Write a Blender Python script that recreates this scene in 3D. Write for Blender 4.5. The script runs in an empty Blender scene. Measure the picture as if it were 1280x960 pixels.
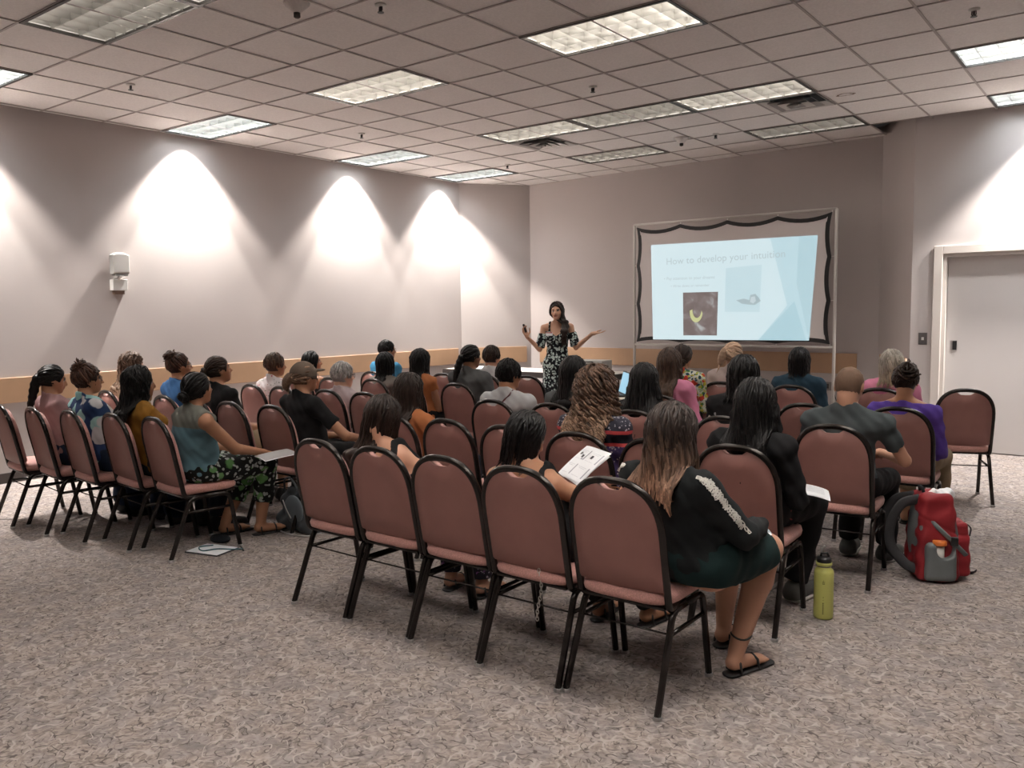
import bpy, math, random
import numpy as np
from mathutils import Vector, Matrix
random.seed(7); np.random.seed(7)
S = bpy.context.scene
COL = S.collection
PI = math.pi

# ------------------------------------------------------------------ camera
H = 1.6
cam_d = bpy.data.cameras.new('camera'); cam = bpy.data.objects.new('camera', cam_d); COL.objects.link(cam)
cam_d.sensor_fit = 'HORIZONTAL'; cam_d.sensor_width = 36.0
cam_d.lens = 1043.3147 / 1280 * 36.0
cam_d.clip_start = 0.05; cam_d.clip_end = 60
cr = (0.79464574, 0.60693157, -0.01312334); cu = (-0.04259365, 0.07730523, 0.99609723); cf = (-0.60557736, 0.79098544, -0.0872817)
cam.matrix_world = Matrix(((cr[0], cu[0], -cf[0], 0), (cr[1], cu[1], -cf[1], 0), (cr[2], cu[2], -cf[2], H), (0, 0, 0, 1)))
S.camera = cam

# ------------------------------------------------------------------ world, exposure
W = bpy.data.worlds.new('world'); S.world = W; W.use_nodes = True
W.node_tree.nodes['Background'].inputs[0].default_value = (0.05, 0.05, 0.05, 1)
W.node_tree.nodes['Background'].inputs[1].default_value = 0.3
S.view_settings.view_transform = 'Standard'; S.view_settings.look = 'None'
S.view_settings.exposure = 1.02; S.view_settings.gamma = 1.0; S.view_settings.use_curve_mapping = False
PANEL_E = 4.5        # brightness of the lit ceiling lights
SCALLOP_W = 235.0     # wall-washing light at the wall end of a fixture
WARM = (1.0, 0.93, 0.87); COOL = (0.86, 0.94, 1.0)
ZC = 3.604; GX = -3.795; GY = 5.70; G = 0.6096     # ceiling height, grid origin, grid size
def gx(u): return GX + u * G
def gy(v): return GY + v * G
# fixtures: (u, v, brightness, colour)
FIX = [(-8,-5,1.9,COOL),(-8,-1,1.9,COOL),(-8,3,1.9,COOL),(-8,6,1.9,COOL),
       (-4,-5,.35,WARM),(-2,-5,.5,WARM),(-4,-1,1.3,WARM),(-4,3,1.0,WARM),(-4,6,.45,WARM),
       (0,-1,1.3,WARM),(-2,3,.55,WARM),(0,3,.9,WARM),(0,6,.35,WARM),
       (4,3,2.0,COOL),(4,6,1.7,COOL),(4,-1,3.0,WARM),(0,-5,2.2,WARM),(4,-5,5.0,WARM),(-4,-9,1.3,WARM),(0,-9,3.0,WARM),(4,-9,5.0,WARM)]
def spot(name, loc, target, w, size, blend, col, r=.04):
    d = bpy.data.lights.new(name, 'SPOT'); d.energy = w; d.spot_size = math.radians(size); d.spot_blend = blend
    d.color = col; d.shadow_soft_size = r
    o = bpy.data.objects.new(name, d); COL.objects.link(o); o.location = loc
    o.rotation_euler = (Vector(target) - Vector(loc)).to_track_quat('-Z', 'Y').to_euler()
    return o
WALLX = -8.75
def scallop(x, y, nx, ny, kx, ky):
    """n points from the wall into the room"""
    spot('wall_wash_light', (x+nx*.15, y+ny*.15, ZC-.02), (x+nx*.12, y+ny*.12, 0), SCALLOP_W, 64, .30, (1, .96, .90), .03)
    spot('wall_wash_light', (x+nx*.20, y+ny*.20, ZC-.02), (x+nx*.14, y+ny*.14, 0), SCALLOP_W*1.05, 94, .35, (1, .92, .85), .05)
for yy in (gy(-4.5), gy(-.5), gy(3.5), gy(6.5)): scallop(WALLX, yy, 1, 0, 0, 0)
scallop(gx(5.0), 10.07, 0, -1, 0, 0)
spot('wall_wash_light', (gx(5), 9.45, ZC-.02), (gx(5), 10.0, 0), SCALLOP_W*.25, 100, .5, (1, .95, .90), .08)

# ------------------------------------------------------------------ helpers: objects
def finish(o, label=None, cat=None, group=None, kind=None):
    if label: o['label'] = label
    if cat: o['category'] = cat
    if group: o['group'] = group
    if kind: o['kind'] = kind
    return o
def empty(name, loc=(0,0,0), rz=0, label=None, cat=None, group=None, kind=None):
    o = bpy.data.objects.new(name, None); COL.objects.link(o); o.location = loc; o.rotation_euler = (0, 0, rz)
    o.empty_display_size = .05
    return finish(o, label, cat, group, kind)
class MB:
    """collects vertices and faces, becomes ONE mesh object"""
    def __init__(s): s.v = []; s.f = []; s.mi = []; s.cm = 0
    def add(s, v, f):
        n = len(s.v); s.v += [tuple(map(float, p)) for p in v]; s.f += [tuple(i + n for i in q) for q in f]; s.mi += [s.cm] * len(f); return s
    def box(s, x0, x1, y0, y1, z0, z1, M=None):
        v = [(x0,y0,z0),(x1,y0,z0),(x1,y1,z0),(x0,y1,z0),(x0,y0,z1),(x1,y0,z1),(x1,y1,z1),(x0,y1,z1)]
        if M is not None: v = [tuple(M @ Vector(p)) for p in v]
        return s.add(v, [(0,3,2,1),(4,5,6,7),(0,1,5,4),(1,2,6,5),(2,3,7,6),(3,0,4,7)])
    def tube(s, pts, r, n=8, closed=False, flat=1.0, caps=True):
        P = [Vector(p) for p in pts]; m = len(P); rr = r if hasattr(r, '__len__') else [r] * m
        T = []
        for i in range(m):
            a = P[(i - 1) % m] if (closed or i > 0) else P[i]; b = P[(i + 1) % m] if (closed or i < m - 1) else P[i]
            T.append((b - a).normalized())
        ref = Vector((0, 0, 1)) if abs(T[0].z) < .9 else Vector((0, 1, 0))
        N = (ref - T[0] * ref.dot(T[0])).normalized(); vs = []
        for i in range(m):
            N = (N - T[i] * N.dot(T[i])).normalized(); B = T[i].cross(N)
            for k in range(n):
                a = 2 * PI * k / n; vs.append(P[i] + N * (math.cos(a) * rr[i]) + B * (math.sin(a) * rr[i] * flat))
        fs = []
        for i in range(m if closed else m - 1):
            j = (i + 1) % m
            for k in range(n): fs.append((i*n+k, i*n+(k+1)%n, j*n+(k+1)%n, j*n+k))
        if caps and not closed: fs += [tuple(range(n))[::-1], tuple((m-1)*n+k for k in range(n))]
        return s.add(vs, fs)
    def lathe(s, prof, n=24, c=(0,0,0)):
        vs = []; fs = []; m = len(prof)
        for r, z in prof:
            for k in range(n): a = 2*PI*k/n; vs.append((c[0]+r*math.cos(a), c[1]+r*math.sin(a), c[2]+z))
        for i in range(m-1):
            for k in range(n): fs.append((i*n+k, i*n+(k+1)%n, (i+1)*n+(k+1)%n, (i+1)*n+k))
        fs += [tuple(range(n))[::-1], tuple((m-1)*n+k for k in range(n))]
        return s.add(vs, fs)
    def ring_loft(s, rings, cap=True):
        n = len(rings[0]); vs = [p for r in rings for p in r]; fs = []
        for i in range(len(rings)-1):
            for k in range(n): fs.append((i*n+k, i*n+(k+1)%n, (i+1)*n+(k+1)%n, (i+1)*n+k))
        if cap: fs += [tuple(range(n))[::-1], tuple((len(rings)-1)*n+k for k in range(n))]
        return s.add(vs, fs)
    def build(s, name, mat, parent=None, smooth=False, bevel=0, seg=2, **kw):
        me = bpy.data.meshes.new(name); me.from_pydata(s.v, [], s.f)
        for mm in (mat if isinstance(mat, (list, tuple)) else [mat]): me.materials.append(mm)
        if isinstance(mat, (list, tuple)): me.polygons.foreach_set('material_index', s.mi)
        if smooth: me.polygons.foreach_set('use_smooth', [True] * len(me.polygons))
        me.update(); o = bpy.data.objects.new(name, me); COL.objects.link(o)
        if parent: o.parent = parent
        if bevel:
            b = o.modifiers.new('bevel', 'BEVEL'); b.width = bevel; b.segments = seg; b.limit_method = 'ANGLE'; b.angle_limit = .6
        if smooth and smooth != 'all':
            pass
        return finish(o, **kw)
def catmull(pts, n=6, closed=False):
    P = [np.array(p, float) for p in pts]; m = len(P); out = []
    for i in range(m if closed else m - 1):
        p0 = P[(i-1) % m] if (closed or i > 0) else 2*P[0]-P[1]; p1 = P[i]; p2 = P[(i+1) % m]
        p3 = P[(i+2) % m] if (closed or i < m-2) else 2*P[m-1]-P[m-2]
        for k in range(n):
            t = k / n; out.append(.5*((2*p1)+(-p0+p2)*t+(2*p0-5*p1+4*p2-p3)*t*t+(-p0+3*p1-3*p2+p3)*t**3))
    if not closed: out.append(P[-1])
    return [tuple(p) for p in out]
def bend(pts, r=.04, n=5):
    """polyline with rounded corners"""
    P = [Vector(p) for p in pts]; out = [P[0]]
    for i in range(1, len(P)-1):
        a = (P[i-1]-P[i]); b = (P[i+1]-P[i]); d = min(r, a.length*.45, b.length*.45)
        A = P[i]+a.normalized()*d; B = P[i]+b.normalized()*d
        for k in range(n+1):
            t = k/n; out.append(A.lerp(P[i], t).lerp(P[i].lerp(B, t), t))
    out.append(P[-1]); return [tuple(p) for p in out]
def copy_tree(o, parent=None):
    c = o.copy(); COL.objects.link(c)
    if parent: c.parent = parent
    for ch in list(o.children): copy_tree(ch, c)
    return c
def poly_slab(outline, t, M=None):
    """extruded outline in the x-z plane, thickness along y"""
    n = len(outline); mb = MB()
    vs = [(x, 0, z) for x, z in outline] + [(x, t, z) for x, z in outline]
    fs = [tuple(range(n))[::-1], tuple(range(n, 2*n))] + [(i, (i+1)%n, n+(i+1)%n, n+i) for i in range(n)]
    if M is not None: vs = [tuple(M @ Vector(v)) for v in vs]
    return mb.add(vs, fs)

# ------------------------------------------------------------------ helpers: materials
def mat(name, col, rough=.6, metal=0, spec=.5, emit=None, es=1.0, bump=None, mottle=None, sheen=0, coat=0, alpha=None):
    m = bpy.data.materials.new(name); m.use_nodes = True; nt = m.node_tree; b = nt.nodes['Principled BSDF']
    b.inputs['Base Color'].default_value = (*col, 1); b.inputs['Roughness'].default_value = rough; b.inputs['Metallic'].default_value = metal
    b.inputs['Specular IOR Level'].default_value = spec
    if sheen: b.inputs['Sheen Weight'].default_value = sheen
    if coat: b.inputs['Coat Weight'].default_value = coat
    if emit is not None:
        b.inputs['Emission Color'].default_value = (*emit, 1); b.inputs['Emission Strength'].default_value = es
    tc = None
    if bump or mottle:
        tc = nt.nodes.new('ShaderNodeTexCoord')
    if mottle:   # (scale, amount)
        n = nt.nodes.new('ShaderNodeTexNoise'); n.inputs['Scale'].default_value = mottle[0]; n.inputs['Detail'].default_value = 5
        r = nt.nodes.new('ShaderNodeMapRange'); r.inputs[3].default_value = 1 - mottle[1]; r.inputs[4].default_value = 1 + mottle[1]
        r.inputs[1].default_value = .3; r.inputs[2].default_value = .7
        x = nt.nodes.new('ShaderNodeVectorMath'); x.operation = 'SCALE'; x.inputs[0].default_value = col
        nt.links.new(tc.outputs['Object'], n.inputs['Vector']); nt.links.new(n.outputs['Fac'], r.inputs[0])
        nt.links.new(r.outputs[0], x.inputs['Scale']); nt.links.new(x.outputs[0], b.inputs['Base Color'])
    if bump:     # (scale, strength)
        n = nt.nodes.new('ShaderNodeTexNoise'); n.inputs['Scale'].default_value = bump[0]; n.inputs['Detail'].default_value = 4
        k = nt.nodes.new('ShaderNodeBump'); k.inputs['Strength'].default_value = bump[1]; k.inputs['Distance'].default_value = .004
        nt.links.new(tc.outputs['Object'], n.inputs['Vector']); nt.links.new(n.outputs['Fac'], k.inputs['Height']); nt.links.new(k.outputs[0], b.inputs['Normal'])
    return m
def nodes(m): return m.node_tree, m.node_tree.nodes['Principled BSDF']
def ramp(nt, src, stops, interp='LINEAR'):
    r = nt.nodes.new('ShaderNodeValToRGB'); r.color_ramp.interpolation = interp; e = r.color_ramp.elements
    while len(e) < len(stops): e.new(.5)
    for i, (p, c) in enumerate(stops): e[i].position = p; e[i].color = (*c, 1) if len(c) == 3 else c
    nt.links.new(src, r.inputs[0]); return r
def mix(nt, fac, a, b, mode='MIX'):
    n = nt.nodes.new('ShaderNodeMix'); n.data_type = 'RGBA'; n.blend_type = mode
    for s, v in ((0, fac), (6, a), (7, b)):
        if hasattr(v, 'type') or hasattr(v, 'is_linked'): nt.links.new(v, n.inputs[s])
        else: n.inputs[s].default_value = v if s == 0 else (*v, 1)
    return n.outputs[2]
def tex(nt, kind, scale, vec=None, **kw):
    n = nt.nodes.new(kind); n.inputs['Scale'].default_value = scale
    for k, v in kw.items():
        if k in ('feature', 'distance'): setattr(n, k, v)
        else: n.inputs[k].default_value = v
    if vec is not None: nt.links.new(vec, n.inputs['Vector'])
    return n

M = {}
M['frame'] = mat('frame_bronze', (.026, .021, .019), .22, .55, .6)
M['shell'] = mat('chair_shell', (.28, .130, .110), .5, bump=(420, .25), mottle=(5, .10))
M['fabric'] = mat('chair_fabric', (.50, .26, .23), .8, bump=(260, .5), mottle=(160, .22), sheen=.2)
M['glide'] = mat('glide', (.35, .34, .33), .35, .6)
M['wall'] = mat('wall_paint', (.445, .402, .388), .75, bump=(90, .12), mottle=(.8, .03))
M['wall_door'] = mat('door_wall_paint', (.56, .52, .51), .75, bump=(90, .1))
M['rail'] = mat('rail_wood', (.42, .265, .16), .5, mottle=(3, .08))
M['base'] = mat('baseboard_rubber', (.05, .04, .036), .5)
M['white'] = mat('white_plastic', (.66, .65, .62), .45)
M['door'] = mat('door_paint', (.60, .57, .56), .6, mottle=(1, .03))
M['trim'] = mat('door_trim', (.66, .61, .57), .45)
M['metal'] = mat('grey_metal', (.38, .37, .36), .4, .7)
M['darkmetal'] = mat('dark_metal', (.06, .055, .05), .4, .5)
M['black'] = mat('black_plastic', (.012, .012, .013), .45)
M['tile'] = mat('ceiling_tile', (.75, .72, .70), .9, bump=(160, .35), mottle=(60, .06))
M['tgrid'] = mat('ceiling_grid', (.38, .34, .325), .6)  # tan-grey bars, coloured darker to carry the shadow lines at tile gaps
M['paper'] = mat('paper', (.80, .82, .85), .6)
M['ink'] = mat('ink', (.04, .04, .05), .6)
M['inkgrey'] = mat('ink_grey', (.35, .37, .42), .6)
M['reflector'] = mat('louver_reflector', (.60, .59, .56), .30, .9)
M['housing'] = mat('fixture_housing', (.75, .74, .70), .5)
# carpet
m = mat('carpet', (.3, .26, .24), .95, spec=.1); nt, b = nodes(m); tc = nt.nodes.new('ShaderNodeTexCoord'); o = tc.outputs['Object']
n1 = tex(nt, 'ShaderNodeTexNoise', 20, o, Detail=3.0, Distortion=1.8)
base = ramp(nt, n1.outputs['Fac'], [(.34, (.185, .155, .145)), (.45, (.265, .222, .202)), (.55, (.345, .290, .262)), (.68, (.42, .365, .340))]).outputs[0]
n0 = tex(nt, 'ShaderNodeTexNoise', 7, o, Detail=2.0)
base = mix(nt, ramp(nt, n0.outputs['Fac'], [(.42, (0,0,0)), (.6, (1,1,1))]).outputs[0], base, mix(nt, .45, base, (.20, .19, .205)))
def squiggle(sc, off, w0, w1, ms):
    mp = nt.nodes.new('ShaderNodeMapping'); mp.inputs['Location'].default_value = off; nt.links.new(o, mp.inputs[0])
    n2 = tex(nt, 'ShaderNodeTexNoise', sc, mp.outputs[0], Detail=0.0, Distortion=.35)
    ab = nt.nodes.new('ShaderNodeMath'); ab.operation = 'SUBTRACT'; ab.inputs[1].default_value = .5; nt.links.new(n2.outputs['Fac'], ab.inputs[0])
    ab2 = nt.nodes.new('ShaderNodeMath'); ab2.operation = 'ABSOLUTE'; nt.links.new(ab.outputs[0], ab2.inputs[0])
    ln = ramp(nt, ab2.outputs[0], [(w0, (1,1,1)), (w1, (0,0,0))]).outputs[0]
    n3 = tex(nt, 'ShaderNodeTexNoise', ms, mp.outputs[0], Detail=1.0)
    return mix(nt, 1.0, ln, ramp(nt, n3.outputs['Fac'], [(.47, (0,0,0)), (.53, (1,1,1))]).outputs[0], 'MULTIPLY')
fine = tex(nt, 'ShaderNodeTexNoise', 420, o, Detail=2.0)
col = mix(nt, squiggle(17, (0, 0, 0), .011, .030, 24), base, (.070, .056, .055))
col = mix(nt, squiggle(22, (2, 7, 1), .010, .028, 28), col, (.095, .078, .075))
col = mix(nt, squiggle(14, (5, 3, 2), .012, .04, 19), col, (.43, .375, .355))
col = mix(nt, .18, col, ramp(nt, fine.outputs['Fac'], [(.3, (.08,.07,.065)), (.7, (.50,.44,.40))]).outputs[0])
nt.links.new(col, b.inputs['Base Color'])
bp = nt.nodes.new('ShaderNodeBump'); bp.inputs['Strength'].default_value = .5; bp.inputs['Distance'].default_value = .005
nt.links.new(fine.outputs['Fac'], bp.inputs['Height']); nt.links.new(bp.outputs[0], b.inputs['Normal'])
M['carpet'] = m

# ------------------------------------------------------------------ the room
FX0, FX1, FY0, FY1 = WALLX - .1, 3.6, -3.6, 11.3
MB().box(FX0, FX1, FY0, FY1, -.08, 0).build('floor', M['carpet'], kind='structure')
T = .12
def wall_seg(name, a, b, mat_, z0=0, z1=ZC + .12, t=T):
    a = Vector((*a, 0)); b = Vector((*b, 0)); d = (b - a).normalized(); n = Vector((-d.y, d.x, 0))   # room on the right of a->b
    mb = MB(); vs = []
    for z in (z0, z1):
        for p in (a, b, b + n * t, a + n * t): vs.append((p.x, p.y, z))
    mb.add(vs, [(0,3,2,1),(4,5,6,7),(0,1,5,4),(1,2,6,5),(2,3,7,6),(3,0,4,7)])
    return mb.build(name, mat_, kind='structure')
A = [(WALLX, FY0), (WALLX, 10.12), (-8.06, 11.06), (-2.62, 10.74), (-2.13, 10.09)]
wall_seg('wall_left', A[0], A[1], M['wall'])
wall_seg('wall_front_left', A[1], A[2], M['wall'])
wall_seg('wall_front', A[2], A[3], M['wall'])
wall_seg('wall_front_right', A[3], A[4], M['wall'])
DX0, DX1, DZ = -1.82, .06, 2.15       # double door opening
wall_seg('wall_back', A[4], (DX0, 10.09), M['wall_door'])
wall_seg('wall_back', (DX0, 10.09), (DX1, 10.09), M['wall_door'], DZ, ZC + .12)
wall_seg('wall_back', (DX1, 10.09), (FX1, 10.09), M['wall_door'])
wall_seg('wall_right', (3.5, 10.2), (3.5, FY0), M['wall'])
wall_seg('wall_rear', (3.6, -3.5), (FX0, -3.5), M['wall'])
# door trim, leaves
tr = empty('trim_1', ((DX0+DX1)/2, 10.09, 0), kind='structure')
w = (DX1-DX0)/2
mb = MB(); mb.box(-w-.09, -w, -.03, .0, 0, DZ+.09); mb.box(w, w+.09, -.03, .0, 0, DZ+.09); mb.box(-w, w, -.03, .0, DZ, DZ+.09)
mb.build('casing', M['trim'], tr, bevel=.006)
mb = MB(); mb.box(-w, -w+.035, .0, .12, 0, DZ); mb.box(w-.035, w, .0, .12, 0, DZ); mb.box(-w+.035, w-.035, .0, .12, DZ-.035, DZ)
mb.build('jamb', M['trim'], tr)
for i, (x0, x1) in enumerate(((DX0+.037, (DX0+DX1)/2-.002), ((DX0+DX1)/2+.002, DX1-.037))):
    d = empty('door_%d' % (i+1), (x0, 10.17, 0), kind='structure')
    MB().box(0, x1-x0, 0, .045, .01, DZ-.037).build('door_leaf', M['door'], d, bevel=.003)
    s = 0.045 if i == 0 else x1-x0-.105
    mb = MB(); mb.box(s, s+.065, -.004, .0, 1.11, 1.215); mb.build('latch_plate', M['metal'], d)
    mb = MB(); mb.box(s+.022, s+.062, -.008, -.003, 1.115, 1.21); mb.build('latch_pull', M['black'], d)
# wooden rails (with a gap at each corner) and baseboards
def strip(name, a, b, z0, z1, t, mat_, kindname=True):
    a = Vector((*a, 0)); b = Vector((*b, 0)); d = (b-a).normalized(); n = Vector((d.y, -d.x, 0)); vs = []
    for z in (z0, z1):
        for p in (a + n*.0015, b + n*.0015, b + n*t, a + n*t): vs.append((p.x, p.y, z))
    mb = MB().add(vs, [(0,1,2,3),(7,6,5,4),(4,5,1,0),(5,6,2,1),(6,7,3,2),(7,4,0,3)])
    return mb.build(name, mat_, kind='structure', bevel=.003, seg=1)
def lerp2(a, b, t): return (a[0]+(b[0]-a[0])*t, a[1]+(b[1]-a[1])*t)
ends = [(-3.5, 0, .7), (.7, 4.0, 0)]
def railseg(i, t0, t1, nm): strip(nm, lerp2(A[i], A[i+1], t0), lerp2(A[i], A[i+1], t1), .765, 1.02, .022, M['rail'])
strip('trim_2', (WALLX, -3.4), (WALLX, 10.02), .775, 1.02, .022, M['rail'])
railseg(1, .09, .93, 'trim_3'); railseg(2, .035, .955, 'trim_4'); railseg(3, .10, .88, 'trim_5')
for i in range(4): strip('baseboard_%s' % ('left','front_left','front','front_right')[i], A[i] if i else (WALLX, -3.4), A[i+1], 0, .10, .008, M['base'])
strip('baseboard_back', A[4], (DX0-.09, 10.09), 0, .10, .008, M['base'])
strip('baseboard_back', (DX1+.09, 10.09), (3.5, 10.09), 0, .10, .008, M['base'])
# round wooden post end at the corner rail
MB().tube([(-2.17, 10.10, .60), (-2.17, 10.10, 1.01)], .014, 10).build('corner_rod', M['rail'], smooth=True,
    label='short upright wooden rod at the end of the wood rail by the door corner', cat='rod')

# ------------------------------------------------------------------ ceiling
taken = set()
for u, v, e, c in FIX: taken |= {(u, v), (u+1, v)}
VENT = [(-4, 4), (1, 4)]
for t in VENT: taken.add(t)
fx = set(taken)
U0, U1, V0, V1 = -8, 11, -15, 8
def inroom(u, v):
    x, y = gx(u+.5), gy(v+.5)
    if y > 10.09 and x > -2.3: return False
    if v >= 8 and not (-8 <= u <= 2): return False
    return True
mb = MB()
for u in range(U0-0, U1+2): mb.box(gx(u)-.009, gx(u)+.009, FY0+.1, 11.15 if gx(u) < -2.4 else 10.15, ZC, ZC+.004)
for v in range(V0, V1+2): mb.box(FX0+.1, 3.5 if gy(v) < 10.1 else -2.2, gy(v)-.009, gy(v)+.009, ZC+.0005, ZC+.0045)
ceil = mb.build('ceiling', M['tgrid'], kind='structure')
MB().box(FX0, FX1, FY0, FY1, ZC+.20, ZC+.28).build('deck', M['tile'], ceil)
hw = G/2 - .006
tm = MB().box(-hw, hw, -hw, hw, .006, .020)
tileproto = tm.build('ceiling_tile', M['tile'], ceil)
def inview(x, y):
    d = Vector((x, y, ZC-H)); z = d.dot(Vector(cf))
    if z < .3: return False
    px = 640+1043.3*d.dot(Vector(cr))/z; py = 480-1043.3*d.dot(Vector(cu))/z
    return -60 < px < 1340 and -60 < py
rest = MB(); first = True; cnt = 0
for u in range(U0-1, U1+1):
    for v in range(V0, V1+1):
        if (u, v) in taken or not inroom(u, v): continue
        x, y = gx(u+.5), gy(v+.5)
        if inview(x, y) and cnt < 298 and u >= U0:
            t = tileproto if first else tileproto.copy()
            if not first: COL.objects.link(t)
            first = False; t.location = (x, y, ZC+random.uniform(0, .0025)); cnt += 1
        else: rest.box(x-hw, x+hw, y-hw, y+hw, ZC+.006, ZC+.02)
rest.build('ceiling_tiles', M['tile'], ceil, kind='stuff')
# water stain ring on a tile beside the square vent
# ceiling lights
panel_m = {}
def panelmat(e, c):
    k = (e, c)
    if k not in panel_m: panel_m[k] = mat('lit_diffuser', (.8, .8, .8), .6, emit=c, es=PANEL_E*e)
    return panel_m[k]
FL = {(-8,-5):'cool white louvred ceiling light cut off by the left edge',(-8,-1):'cool white louvred ceiling light above the leftmost full wall glow',
 (-8,3):'cool white louvred ceiling light above the middle wall glow on the left wall',(-8,6):'farthest cool white louvred ceiling light, above the corner wall glow',
 (-4,-5):'large dim louvred ceiling light in the top left corner of the photo',(-2,-5):'louvred ceiling light just cut off by the top edge, beside the dim corner one',
 (-4,-1):'bright warm louvred ceiling light in the middle of the left half of the ceiling',(-4,3):'left light of the end-to-end row, touching the small square vent',
 (-4,6):'dim louvred ceiling light near the front wall, left one of the two nearest the screen',(0,-1):'bright louvred ceiling light at the top centre of the photo',
 (-2,3):'dim middle light in the row of three louvred lights set end to end',(0,3):'right-hand light of the end-to-end row, touching the larger square vent',
 (0,6):'very dim louvred ceiling light directly above the projection screen',(4,3):'bright cool louvred ceiling light at the upper right edge of the photo',
 (4,6):'small-looking cool louvred light above the double door at the right edge'}
lou = None
OUT = {(4,-1): 'louvred ceiling light outside the frame, right of the top centre light', (0,-5): 'louvred ceiling light outside the frame, almost straight over the camera', (4,-5): 'louvred ceiling light outside the frame, over the right side near the camera',
 (-4,-9): 'louvred ceiling light behind the camera on its left', (0,-9): 'louvred ceiling light directly behind the camera', (4,-9): 'louvred ceiling light behind the camera on its right'}
for i, (u, v, e, c) in enumerate(FIX):
    t = empty('ceiling_light', (gx(u+1), gy(v+.5), ZC), 0, FL.get((u, v), OUT.get((u, v))), 'ceiling light', 'louvred ceiling lights')
    a, bb = G-.014, G/2-.014
    if lou is None:
        mb = MB()
        for sx in (-1, 1): mb.box(sx*a-.012, sx*a+.012, -bb-.012, bb+.012, -.006, .012)
        for sy in (-1, 1): mb.box(-a+.012, a-.012, sy*bb-.012, sy*bb+.012, -.006, .012)
        fr = mb.build('frame', M['darkmetal'], t)
        mb = MB()
        for sx in (-1, 1): mb.box(sx*a-.004, sx*a+.004, -bb, bb, .012, .115)
        for sy in (-1, 1): mb.box(-a, a, sy*bb-.004, sy*bb+.004, .012, .115)
        mb.box(-a, a, -bb, bb, .115, .12)
        ho = mb.build('housing', M['housing'], t)
        mb = MB(); nx, ny = 8, 3
        def blade(p, q, n, hgt=.078, wb=.002, wt=.014):
            p = Vector(p); q = Vector(q); n = Vector(n); vs = []
            for z, ww in ((.004, wb), (.004+hgt*.5, wb+(wt-wb)*.35), (.004+hgt, wt)):
                for s_ in (1, -1):
                    for pt in ((p, q) if s_ > 0 else (q, p)): vs.append((*(pt+n*ww*s_).xy, z))
            fs = [(0,1,2,3)[::-1], (8,9,10,11)]
            for k in range(2):
                for j in range(4): fs.append((k*4+j, k*4+(j+1)%4, k*4+4+(j+1)%4, k*4+4+j))
            mb.add(vs, fs)
        for k in range(nx+1): x = -a + 2*a*k/nx; blade((x, -bb, 0), (x, bb, 0), (1, 0, 0))
        for k in range(ny+1): y = -bb + 2*bb*k/ny; blade((-a, y, 0), (a, y, 0), (0, 1, 0))
        lou = mb.build('louver', M['reflector'], t)
        dif = MB().box(-a+.01, a-.01, -bb+.01, bb-.01, .100, .104).build('diffuser', None, t)
        kids = [fr, ho, lou]
    else:
        for k in kids:
            q = k.copy(); COL.objects.link(q); q.parent = t
        dif = MB().box(-a+.01, a-.01, -bb+.01, bb-.01, .100, .104).build('diffuser', None, t)
    dif.data.materials.clear(); dif.data.materials.append(panelmat(e, c))
# vents
for (u, v), lb in zip(VENT, ('smaller-looking square ceiling vent beside the warm light near the middle', 'larger square ceiling vent touching the light above the screen')):
    t = empty('ceiling_vent', (gx(u+.5), gy(v+.5), ZC), 0, lb, 'vent', 'square ceiling vents')
    MB().box(-.29, .29, -.29, .29, .05, .06).build('backing', M['black'], t)
    for k, r in enumerate((.285, .215, .145, .075)):
        q = r-.058; z0, z1 = -.004-.008*k, .035-.008*k
        rings = [[(-r,-r,z0),(r,-r,z0),(r,r,z0),(-r,r,z0)], [(-q,-q,z1),(q,-q,z1),(q,q,z1),(-q,q,z1)]]
        mb = MB(); mb.ring_loft([rings[0], rings[1]], cap=False); mb.ring_loft([[(x, y, z+.003) for x, y, z in rings[0]], [(x, y, z+.003) for x, y, z in rings[1]]], cap=False)
        mb.build('vane', M['white'] if k % 2 == 0 else M['metal'], t)
    MB().box(-.02, .02, -.02, .02, -.03, .05).build('centre_plate', M['metal'], t)
SPR = [(-5.5,-2.9,'above the left wall, nearest the left edge'),(-5.5,1.5,'between the first two wall glows'),(-.5,-2.8,'at the top edge of the photo'),(-.5,1.5,'below the top centre light'),
       (-.5,5.9,'nearest the projection screen'),(4.5,1.5,'at the top right'),(-5.5,5.9,'nearest the far left corner')]
for u, v, lb in SPR:
    t = empty('sprinkler', (gx(u), gy(v), ZC), 0, 'small black sprinkler head in the ceiling, ' + lb, 'sprinkler', 'ceiling sprinklers')
    MB().lathe([(.038, .006), (.036, -.004), (.018, -.008)], 16).build('escutcheon', M['white'], t, smooth=True)
    mb = MB(); mb.tube([(0, 0, -.004), (0, 0, -.035)], .008, 8); mb.tube([(-.012, 0, -.006), (-.014, 0, -.03), (0, 0, -.045), (.014, 0, -.03), (.012, 0, -.006)], .004, 6)
    mb.lathe([(.022, -.047), (.022, -.044)], 14); mb.build('head', M['black'], t)
for u, v, lb in ((-1.15, -3.4, 'cone shaped ceiling detector at the top edge of the photo'), (-1.16, 5.8, 'cone shaped ceiling detector left of the sprinkler near the screen')):
    t = empty('ceiling_detector', (gx(u), gy(v), ZC), 0, lb, 'detector', 'ceiling detectors')
    MB().lathe([(.085, .004), (.082, -.006), (.055, -.03), (.03, -.055), (.024, -.058)], 24).build('cone', M['tile'], t, smooth=True)
    MB().lathe([(.022, -.058), (.022, -.085), (.012, -.092)], 16).build('sensor', M['darkmetal'], t, smooth=True)
st = []
for k in range(40): a = 2*PI*k/40; st.append((a, .085*(1+.12*math.sin(3*a)+.07*math.sin(7*a+1))))
mb = MB(); n = len(st); vs = [(r*math.cos(a), .6*r*math.sin(a), 0) for a, r in st] + [(r*.72*math.cos(a), .6*r*.72*math.sin(a), 0) for a, r in st]
mb.add(vs, [(i, (i+1)%n, n+(i+1)%n, n+i) for i in range(n)])
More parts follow.
